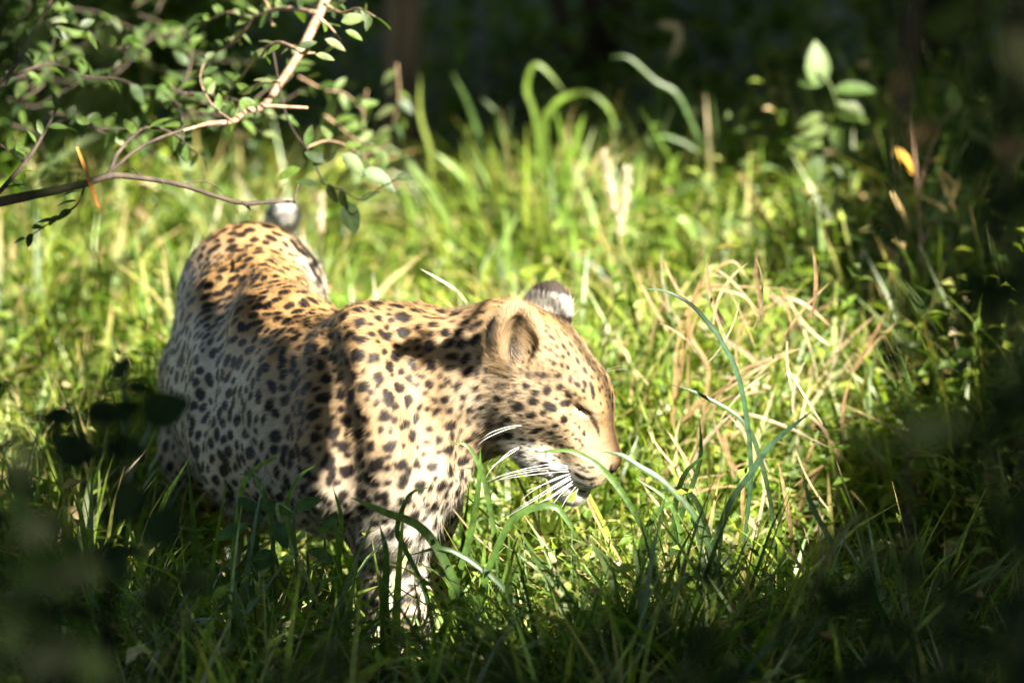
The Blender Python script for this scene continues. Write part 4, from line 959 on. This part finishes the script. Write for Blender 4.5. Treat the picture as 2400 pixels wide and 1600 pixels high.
# tufts: each blade is a part; the roots are joined by the tuft they grow from
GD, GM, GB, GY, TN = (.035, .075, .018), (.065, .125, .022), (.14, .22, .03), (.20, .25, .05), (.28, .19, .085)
def tuft(name, lab, cat, root, blist, group=None):
    t = empty(name, (root[0], root[1], 0)); tag(t, lab, cat, group)
    for (l, Y, w_, c, *rest) in blist:
        ribbon(t, 'blade', PX(l, Y), w_, np.array(c)*rng.uniform(.8, 1.15), M_dry if c[0] > .3 else M_grass, Y, rest[0] if rest else rng.uniform(.2, .8))
    return t
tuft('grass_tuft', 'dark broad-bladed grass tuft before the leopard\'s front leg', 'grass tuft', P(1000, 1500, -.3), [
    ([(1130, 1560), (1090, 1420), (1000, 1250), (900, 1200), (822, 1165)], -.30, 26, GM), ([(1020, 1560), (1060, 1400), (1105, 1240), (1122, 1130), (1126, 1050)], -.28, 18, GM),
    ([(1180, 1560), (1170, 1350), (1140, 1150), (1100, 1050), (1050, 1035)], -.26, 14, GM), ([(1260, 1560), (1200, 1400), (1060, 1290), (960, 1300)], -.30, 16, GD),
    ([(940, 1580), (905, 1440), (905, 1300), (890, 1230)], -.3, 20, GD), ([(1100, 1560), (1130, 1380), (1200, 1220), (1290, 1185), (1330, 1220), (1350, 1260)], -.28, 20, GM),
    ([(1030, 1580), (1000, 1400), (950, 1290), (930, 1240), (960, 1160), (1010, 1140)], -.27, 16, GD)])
tuft('grass_tuft', 'green grass tuft whose blades cross the leopard\'s muzzle and nose', 'grass tuft', P(1520, 1450, -.2), [
    ([(1560, 1500), (1530, 1300), (1477, 1184), (1423, 1111), (1381, 1076), (1324, 1055), (1244, 1062)], -.22, 17, GM), ([(1700, 1400), (1640, 1230), (1560, 1135), (1500, 1095), (1458, 1068), (1405, 1056)], -.20, 20, GD),
    ([(1500, 1500), (1500, 1300), (1540, 1200), (1590, 1170)], -.2, 18, GM), ([(1580, 1500), (1600, 1300), (1570, 1180), (1490, 1120)], -.15, 14, GM),
    ([(1620, 1480), (1580, 1250), (1600, 1120), (1660, 1060)], -.1, 16, GM)])
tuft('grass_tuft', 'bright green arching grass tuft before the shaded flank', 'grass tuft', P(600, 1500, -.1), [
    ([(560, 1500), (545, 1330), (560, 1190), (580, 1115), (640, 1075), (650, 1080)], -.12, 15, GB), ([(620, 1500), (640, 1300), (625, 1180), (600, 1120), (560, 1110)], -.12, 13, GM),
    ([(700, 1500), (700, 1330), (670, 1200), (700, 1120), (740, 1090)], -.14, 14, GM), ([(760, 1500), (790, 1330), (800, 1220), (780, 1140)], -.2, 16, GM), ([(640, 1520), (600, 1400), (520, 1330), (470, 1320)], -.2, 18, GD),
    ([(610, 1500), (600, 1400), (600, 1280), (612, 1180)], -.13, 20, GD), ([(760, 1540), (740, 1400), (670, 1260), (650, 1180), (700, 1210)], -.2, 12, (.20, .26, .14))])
tuft('straw', 'bent yellow straw stalks under the leopard\'s chin', 'straw', P(1300, 1400, .05), [
    ([(1209, 1111), (1243, 1187), (1266, 1249), (1295, 1320), (1320, 1420)], .03, 13, TN), ([(1365, 1130), (1378, 1172), (1408, 1237), (1450, 1306), (1500, 1400)], .10, 13, TN), ([(1090, 1160), (1150, 1215), (1205, 1264), (1290, 1350)], .05, 8, TN),
    ([(1060, 1190), (1120, 1260), (1200, 1330)], .02, 8, TN), ([(1240, 1130), (1310, 1140), (1340, 1155)], .12, 8, TN)])
tuft('dry_grass_tuft', 'sunlit tuft of arching dry straw in front of the leopard\'s face', 'dry grass', P(1600, 1100, .7), [
    ([(1560, 1150), (1579, 932), (1591, 791), (1630, 689), (1668, 638), (1719, 613), (1757, 657)], .75, 14, TN), ([(1572, 1000), (1600, 820), (1642, 690), (1732, 689), (1783, 734)], .7, 13, TN), ([(1610, 1000), (1617, 750), (1642, 677), (1740, 672), (1885, 680)], .8, 12, TN),
    ([(1560, 1100), (1590, 900), (1617, 740), (1650, 650), (1700, 650)], .72, 16, TN), ([(1795, 696), (1850, 700), (1897, 721), (1948, 766)], .8, 15, TN), ([(1830, 672), (1842, 710), (1856, 765)], .8, 15, TN),
    ([(1640, 1100), (1650, 960), (1660, 860), (1620, 780), (1660, 700)], .74, 16, TN), ([(1600, 990), (1632, 950), (1660, 930)], .6, 26, TN), ([(1700, 1000), (1740, 970), (1840, 1000), (1950, 1050)], .5, 16, TN),
    ([(1860, 1300), (1846, 1193), (1824, 1080)], .2, 18, TN), ([(1750, 1300), (1740, 1180), (1745, 1120)], .25, 16, TN), ([(1720, 1120), (1700, 1030), (1715, 1010)], .4, 18, TN), ([(1930, 1090), (1900, 1110), (1860, 1140)], .3, 14, TN)])
tuft('grass_tuft', 'dark teal grass blades arching over the dry straw', 'grass tuft', P(1700, 1300, .0), [
    ([(1740, 1300), (1760, 1100), (1735, 900), (1690, 800), (1665, 765), (1620, 715), (1560, 683), (1500, 676)], .05, 15, (.045, .10, .045)), ([(1640, 1400), (1700, 1200), (1760, 1110), (1800, 1050), (1850, 1005), (1905, 962)], -.15, 17, (.045, .09, .045)),
    ([(1820, 1300), (1800, 1150), (1750, 1000), (1650, 930), (1570, 900)], .1, 15, GD), ([(1560, 1350), (1600, 1200), (1640, 1080), (1640, 980)], .0, 14, GD), ([(1700, 1400), (1660, 1250), (1610, 1150), (1500, 1160)], -.1, 15, GD),
    ([(1900, 1400), (1930, 1330), (1950, 1290), (1990, 1230), (2045, 1190)], -.6, 18, (.10, .10, .04)), ([(1980, 1420), (1960, 1300), (1900, 1180), (1880, 1100)], -.3, 16, GD)])
tuft('grass_tuft', 'curling bright grass blades against the dark wood', 'grass tuft', P(1300, 500, 2.8), [
    ([(1300, 560), (1270, 400), (1253, 268), (1235, 214), (1244, 165), (1262, 152), (1293, 179), (1324, 219)], 2.8, 18, GB), ([(1240, 560), (1260, 350), (1288, 263), (1324, 228), (1378, 219), (1422, 250), (1449, 312)], 2.8, 20, GB),
    ([(1310, 520), (1325, 420), (1337, 370), (1355, 312), (1369, 268)], 2.7, 26, GB), ([(1180, 540), (1150, 400), (1100, 250), (1060, 170)], 2.9, 16, GM), ([(1200, 540), (1190, 380), (1170, 280), (1130, 230)], 2.9, 18, GM),
    ([(1270, 420), (1275, 300), (1282, 250)], 2.6, 30, GB), ([(1350, 500), (1400, 340), (1440, 290), (1480, 330)], 2.9, 14, GM)])
tuft('grass_tuft', 'tall arching grass blades left of the leafy stem', 'grass tuft', P(1600, 560, 2.6), [
    ([(1700, 560), (1668, 402), (1632, 312), (1588, 223), (1538, 192), (1476, 138), (1431, 134)], 2.6, 15, GM), ([(1561, 560), (1561, 455), (1570, 402), (1596, 357)], 2.6, 30, GB), ([(1489, 560), (1489, 437), (1489, 350)], 2.6, 24, GB),
    ([(1560, 620), (1587, 513), (1623, 545), (1659, 611)], 2.2, 26, GB), ([(1700, 560), (1680, 450), (1640, 360), (1560, 320), (1520, 330)], 2.7, 16, GM), ([(1720, 560), (1730, 420), (1690, 300), (1640, 240), (1600, 220)], 2.9, 16, GM), ([(1560, 500), (1540, 300), (1550, 180), (1590, 120)], 2.9, 10, GM)])
tuft('grass_tuft', 'pale grass blades beside the brown trunk', 'grass tuft', P(1000, 560, 2.9), [
    ([(1020, 560), (1012, 402), (1010, 357), (985, 268), (985, 170)], 2.9, 16, GY), ([(1060, 580), (1034, 491), (967, 393), (900, 335)], 2.4, 24, GB), ([(1140, 580), (1092, 424), (1020, 357)], 2.5, 26, GB), ([(980, 600), (960, 480), (940, 420)], 2.5, 20, GB)])
dt = bpy.data.objects['dry_grass_tuft']
for k in range(90):
    x0, y0 = rng.uniform(1520, 2000), rng.uniform(740, 1300); a = R(rng.uniform(20, 160)); l = [(x0, y0)]; bend = rng.choice([-1, 1])*rng.uniform(.01, .20)
    for j in range(5): l.append((l[-1][0]+math.cos(a)*34, l[-1][1]-math.sin(a)*34)); a += bend
    ribbon(dt, 'blade', PX(l, rng.uniform(.2, 1.1)), rng.uniform(5, 13), DRYS[k % 4]*rng.uniform(.35, .7), M_dry, 0, rng.uniform(.1, 1.))
# one thin leaf blade sticking up behind the neck
tuft('grass_tuft', 'single pale grass blade rising behind the leopard\'s neck', 'grass tuft', P(1100, 760, .25), [([(1150, 800), (1090, 705), (1060, 675), (1020, 650), (985, 630)], .22, 15, (.22, .27, .12))])
# seed heads
def seed_head(l, Y, r, lab, stem):
    base = P(*stem[-1], Y); t = empty('seed_head_stalk', (base[0], base[1], 0)); tag(t, lab, 'seed head', 'fuzzy grass seed heads')
    part_tube('stalk', t, PX(stem, Y), np.full(len(stem), .0015), M_dry, 5)
    q, T = along(PX(l, Y), 60, 0, 1); b = Bag()
    V, F = tube(PX(l, Y), np.array([.45]+[.8]*(len(l)-2)+[.3])*r, 8, 6, .15); b.add(V, F, np.array([.46, .37, .25]))
    d = unit(rng.normal(0, 1, (60*7, 3))+np.repeat(T, 7, 0)*.8)
    qq = np.repeat(q, 7, 0)+d*r*.5
    b.add(*leaves(qq, d, rng.normal(0, 1, (420, 3)), np.full(420, r*1.3), np.full(420, r*.35), np.tile([.52, .43, .30], (420, 1))))
    b.build('spike', M_dry, t, tuple(t.location)).location = (0, 0, 0)
seed_head([(1440, 495), (1432, 440), (1418, 362)], 1.9, .0062, 'left one of the two upright tan seed heads behind the ears', [(1440, 490), (1450, 560), (1460, 660)])
seed_head([(1449, 553), (1462, 480), (1471, 397)], 1.8, .0066, 'right one of the two upright tan seed heads behind the ears', [(1449, 550), (1450, 600), (1455, 680)])
seed_head([(1578, 130), (1592, 90), (1585, 62), (1552, 58)], 2.9, .006, 'bent tan seed head against the dark wood above the arching blades', [(1578, 130), (1575, 300), (1590, 500)])
seed_head([(750, 545), (752, 500), (752, 455)], 1.6, .005, 'small green seed head beside the white tail tip', [(750, 545), (748, 620), (745, 700)])
# tall leafy stem at the right
lp = empty('leafy_plant', tuple(P(1990, 700, 2.2)*[1, 1, 0])); tag(lp, 'tall sunlit leafy stem standing against the dark wood at right', 'plant')
st = PX([(2000, 740), (1983, 587), (1967, 485), (1952, 408), (1978, 332), (1952, 214), (1916, 168)], 2.2); part_tube('stem', lp, st, np.linspace(.005, .002, 7), M_leaf)
LB = [2, 3, 6, 7, 4, 5]
for (x, y, a, L_) in ((1916, 205, 90, .085), (1955, 212, 5, .075), (1930, 195, 178, .045), (1965, 240, -20, .05), (1960, 265, -10, .06), (1930, 270, 200, .05), (1945, 300, 190, .055), (1950, 300, -60, .05), (1925, 330, 190, .06),
                      (1955, 350, -25, .07), (1930, 345, 160, .06), (1960, 380, -10, .05), (1920, 400, 210, .05), (1915, 440, 90, .06), (1950, 420, 20, .05), (1965, 470, -60, .07), (1955, 470, 230, .06), (1900, 500, 120, .06),
                      (1975, 540, 190, .07), (1980, 560, -20, .07), (1890, 395, 30, .04), (1985, 600, 30, .06)):
    leaf(lp, P(x, y, 2.2), RGT*math.cos(R(a))+UPV*math.sin(R(a)), unit(-FWD*.6+np.array([.4, 0, .5])+rng.normal(0, .25, 3)), L_, LEAF_M[LB[rng.integers(6)]])
# another, weedy stem with a yellow leaf and withered bits
l2 = empty('leafy_plant', tuple(P(2150, 700, 1.6)*[1, 1, 0])); tag(l2, 'weedy stem with one yellow leaf and withered tips at the right edge', 'plant')
part_tube('stem', l2, PX([(2170, 760), (2160, 600), (2150, 450), (2140, 330), (2130, 270)], 1.6), np.linspace(.004, .002, 5), M_twig)
leaf(l2, P(2100, 345, 1.6), RGT*.6-UPV*.8, unit(-FWD*.7+np.array([.3, 0, .5])), .055, LEAF_YEL, 'yellow leaf')
for l in ([(2197, 395), (2240, 430), (2255, 420)], [(2200, 405), (2215, 440), (2222, 462)], [(2240, 420), (2230, 470), (2245, 500)], [(2155, 460), (2190, 475), (2225, 497)], [(2090, 450), (2115, 500), (2135, 550)], [(2250, 415), (2238, 455), (2220, 485)]):
    ribbon(l2, 'blade', PX(l, 1.5), 16, (.42, .30, .12), M_dry)
twig(l2, PX([(2150, 600), (2190, 520), (2230, 510), (2290, 560)], 1.6), .0025, 8, (.03, .05)); twig(l2, PX([(2150, 450), (2200, 300), (2250, 260), (2280, 330)], 1.6, 1.9), .0025, 9, (.03, .06))
twig(l2, PX([(2160, 640), (2100, 600), (2060, 560), (2030, 580)], 1.6), .002, 7, (.03, .05))
# broad dark leaves
def broad(name, lab, cat, root, lst, Y, mes, group=None):
    t = empty(name, (root[0], root[1], 0)); tag(t, lab, cat, group)
    if Y < -1.4:
        for k in range(5):
            q = lst[(k*7) % len(lst)]; e = P(q[0], q[1], Y); r0_ = np.array([root[0], root[1], 0.])
            part_tube('stem', t, [r0_+rng.normal(0, .02, 3)*[1, 1, 0], r0_*.45+e*.55+[0, 0, .05], e], [.003, .0022, .0012], M_shade, 5)
    for (x, y, a, L_) in lst:
        p = P(x, y, Y+rng.uniform(-.05, .05)); part_tube('stem', t, [p-[0, 0, .10]+rng.normal(0, .02, 3), p-[0, 0, .04], p] if Y > -.5 else [p-RGT*.02*math.cos(R(a))-UPV*.02*math.sin(R(a)), p-UPV*.001, p+[0, 0, .001]] if Y < -1.4 else [np.array([root[0], root[1], 0.])+rng.normal(0, .02, 3)*[1, 1, 0], (p+np.array([root[0], root[1], 0]))/2+[0, 0, .06], p], [.0032, .0026, .0016], M_leaf, 5)
        leaf(t, p, RGT*math.cos(R(a))+UPV*math.sin(R(a)), unit(-FWD*.6+np.array([.3, 0, .7])+rng.normal(0, .3, 3)), L_, mes[rng.integers(len(mes))])
    return t
broad('broadleaf_plant', 'small plant with dark heart-shaped leaves before the belly', 'plant', P(610, 1500, -.2), [(560, 1165, -40, .050), (600, 1180, -10, .055), (640, 1220, -60, .045), (690, 1190, 20, .04), (580, 1230, 200, .05), (720, 1290, -20, .045), (640, 1290, 220, .045), (760, 1250, 60, .035)], -.2, LEAF_BIG)
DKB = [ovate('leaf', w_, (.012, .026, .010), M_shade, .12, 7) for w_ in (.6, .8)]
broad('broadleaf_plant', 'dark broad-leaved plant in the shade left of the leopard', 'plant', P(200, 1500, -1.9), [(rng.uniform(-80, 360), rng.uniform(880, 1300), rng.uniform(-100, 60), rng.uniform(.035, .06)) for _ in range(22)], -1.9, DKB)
# the blurred plants close to the viewer
PALE_M = [ovate('leaf', w_, c, M_leaf) for c, w_ in (((.15, .18, .10), .6), ((.12, .16, .06), .55), ((.20, .20, .13), .7))]
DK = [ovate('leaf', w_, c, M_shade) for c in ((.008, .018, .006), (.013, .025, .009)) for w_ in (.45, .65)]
broad('near_plant', 'out-of-focus plant with pale leaves at the lower left corner', 'plant', P(60, 2500, -3.7), [(20, 1130, -70, .04), (60, 1120, 100, .035), (45, 1270, 30, .04), (50, 1390, 60, .042), (100, 1380, 20, .042), (160, 1520, -35, .05), (110, 1480, 150, .04), (5, 1440, 120, .035),
       (10, 1540, 70, .04), (130, 1360, 60, .045), (160, 1340, 0, .03), (60, 1580, 30, .05)], -3.7, PALE_M+[LEAF_M[3]], 'blurred plants near the viewer')
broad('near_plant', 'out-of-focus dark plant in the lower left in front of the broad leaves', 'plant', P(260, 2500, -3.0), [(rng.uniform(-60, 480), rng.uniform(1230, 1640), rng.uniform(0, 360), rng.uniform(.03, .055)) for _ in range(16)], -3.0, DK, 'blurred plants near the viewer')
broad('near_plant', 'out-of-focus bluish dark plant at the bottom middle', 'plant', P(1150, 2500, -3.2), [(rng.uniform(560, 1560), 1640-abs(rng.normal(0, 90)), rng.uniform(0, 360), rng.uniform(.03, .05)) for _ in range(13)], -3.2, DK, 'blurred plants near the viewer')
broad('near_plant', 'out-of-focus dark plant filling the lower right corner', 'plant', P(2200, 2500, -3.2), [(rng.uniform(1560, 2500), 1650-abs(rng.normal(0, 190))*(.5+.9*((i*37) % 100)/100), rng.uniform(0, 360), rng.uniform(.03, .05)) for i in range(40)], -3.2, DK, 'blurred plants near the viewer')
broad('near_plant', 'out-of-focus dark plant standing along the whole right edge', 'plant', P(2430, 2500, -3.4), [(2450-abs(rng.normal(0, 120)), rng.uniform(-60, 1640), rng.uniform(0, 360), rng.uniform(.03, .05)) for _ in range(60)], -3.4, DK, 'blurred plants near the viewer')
broad('near_plant', 'two round pale leaves out of focus at the right side', 'plant', P(2200, 2500, -3.6), [(2120, 1030, 20, .055), (2030, 1040, 150, .035), (2350, 70, -50, .06), (2290, 30, 200, .05)], -3.6, PALE_M, 'blurred plants near the viewer')
broad('near_plant', 'pale leaves out of focus before the top left shrub', 'plant', P(100, 2500, -3.4), [(80, 440, 20, .05), (150, 270, 30, .06), (220, 240, -30, .05), (60, 130, 60, .05), (240, 150, 80, .05)], -3.4, [PALE_M[1], LEAF_M[3]], 'blurred plants near the viewer')
for x0, x1, lab in ((2150, 2105, 'out-of-focus brown stem running down the upper right'), (2395, 2370, 'out-of-focus dark stem at the far right edge')):
    a = P(x0, -80, -3.0); s_ = empty('near_stalk', (a[0], -3.0, 0)); tag(s_, lab, 'stalk', 'blurred stalks near the viewer')
    part_tube('stem', s_, PX([(x0+60, -400), (x0, -60), ((x0+x1)/2, 160), (x1, 330), (x1-10, 520), (x1+20, 900), (x1+30, 1500), (x1, 2600)], -3.0), [.003, .0045, .0055, .004, .0022, .002, .002, .003], M_twig_shaded, 8, 5, .25)
    for k in range(6): leaf(s_, P(x1+rng.uniform(-10, 30), 160+k*180, -3.0), rng.normal(0, 1, 3), unit(-FWD+rng.normal(0, .4, 3)), rng.uniform(.03, .05), LEAF_BRN if k < 2 else DK[k % 4])
# unseen boughs added along the sun line to shade the flank and the neck
from mathutils.bvhtree import BVHTree
_bv = BVHTree.FromPolygons([tuple(v) for v in LV], [tuple(f_) for f_ in LF.tolist()])
def bough(lab, poly, holes, n, t0, t1, root, L_):
    poly = np.array(poly, float); t = empty('leafy_branch', root); tag(t, lab, 'branch'); pts_ = []; tries = 0
    while len(pts_) < n:
        q = np.array([[rng.uniform(poly[:, 0].min(), poly[:, 0].max()), rng.uniform(poly[:, 1].min(), poly[:, 1].max())]])
        if not inside(q, poly)[0] or any(math.hypot(q[0, 0]-h[0], q[0, 1]-h[1]) < h[2] for h in holes): continue
        d = unit(P(q[0, 0], q[0, 1], 0)-CAM); r = _bv.ray_cast(Vector(CAM), Vector(d))
        tries += 1
        if r[0] and (not _bv.ray_cast(r[0]+r[1]*.004, Vector(SUN))[0]) and r[1].dot(Vector(SUN)) > .02: pts_.append(np.array(r[0]))
        if tries > n*9: break
    pts_ = np.array(pts_); n = len(pts_); pos = pts_+SUN*rng.uniform(t0, t1, (n, 1)); c = pos.mean(0); rt = np.array(root)
    part_tube('branch', t, [rt, rt*.5+c*.5+[0, 0, .2], c], [.012, .009, .005], M_twig)
    ex = unit(np.cross(SUN, [0, 0, 1.])); ey = np.cross(ex, SUN)
    for k in range(6):
        e = pos[rng.integers(n)]; part_tube('branch', t, [c, (c+e)/2+rng.normal(0, .03, 3), e], [.004, .003, .0015], M_twig, 5)
    for p in pos:
        a = rng.uniform(0, 6.28); l_ = rng.uniform(*L_); d = ex*math.cos(a)+ey*math.sin(a)
        leaf(t, p-d*l_*.5, d, unit(SUN+rng.normal(0, .35, 3)), l_, LEAF_BIG[rng.integers(4)])
bough('leafy bough added unseen above the view to shade the flank', [(385, 640), (440, 650), (500, 790), (620, 870), (720, 870), (745, 900), (755, 960), (750, 1050), (740, 1150), (740, 1230), (700, 1290), (380, 1230)],
      [(765, 1075, 34), (790, 1125, 28), (740, 1030, 20)], 270, 1.7, 2.0, (2.2, -2.3, 2.9), (.04, .06))
bough('leafy bough added unseen above the view to shade the neck', [(915, 812), (960, 800), (1040, 800), (1110, 790), (1130, 850), (1115, 890), (1070, 870), (1000, 830), (940, 840)], [], 24, 1.3, 1.5, (2.0, -1.6, 2.7), (.028, .04))
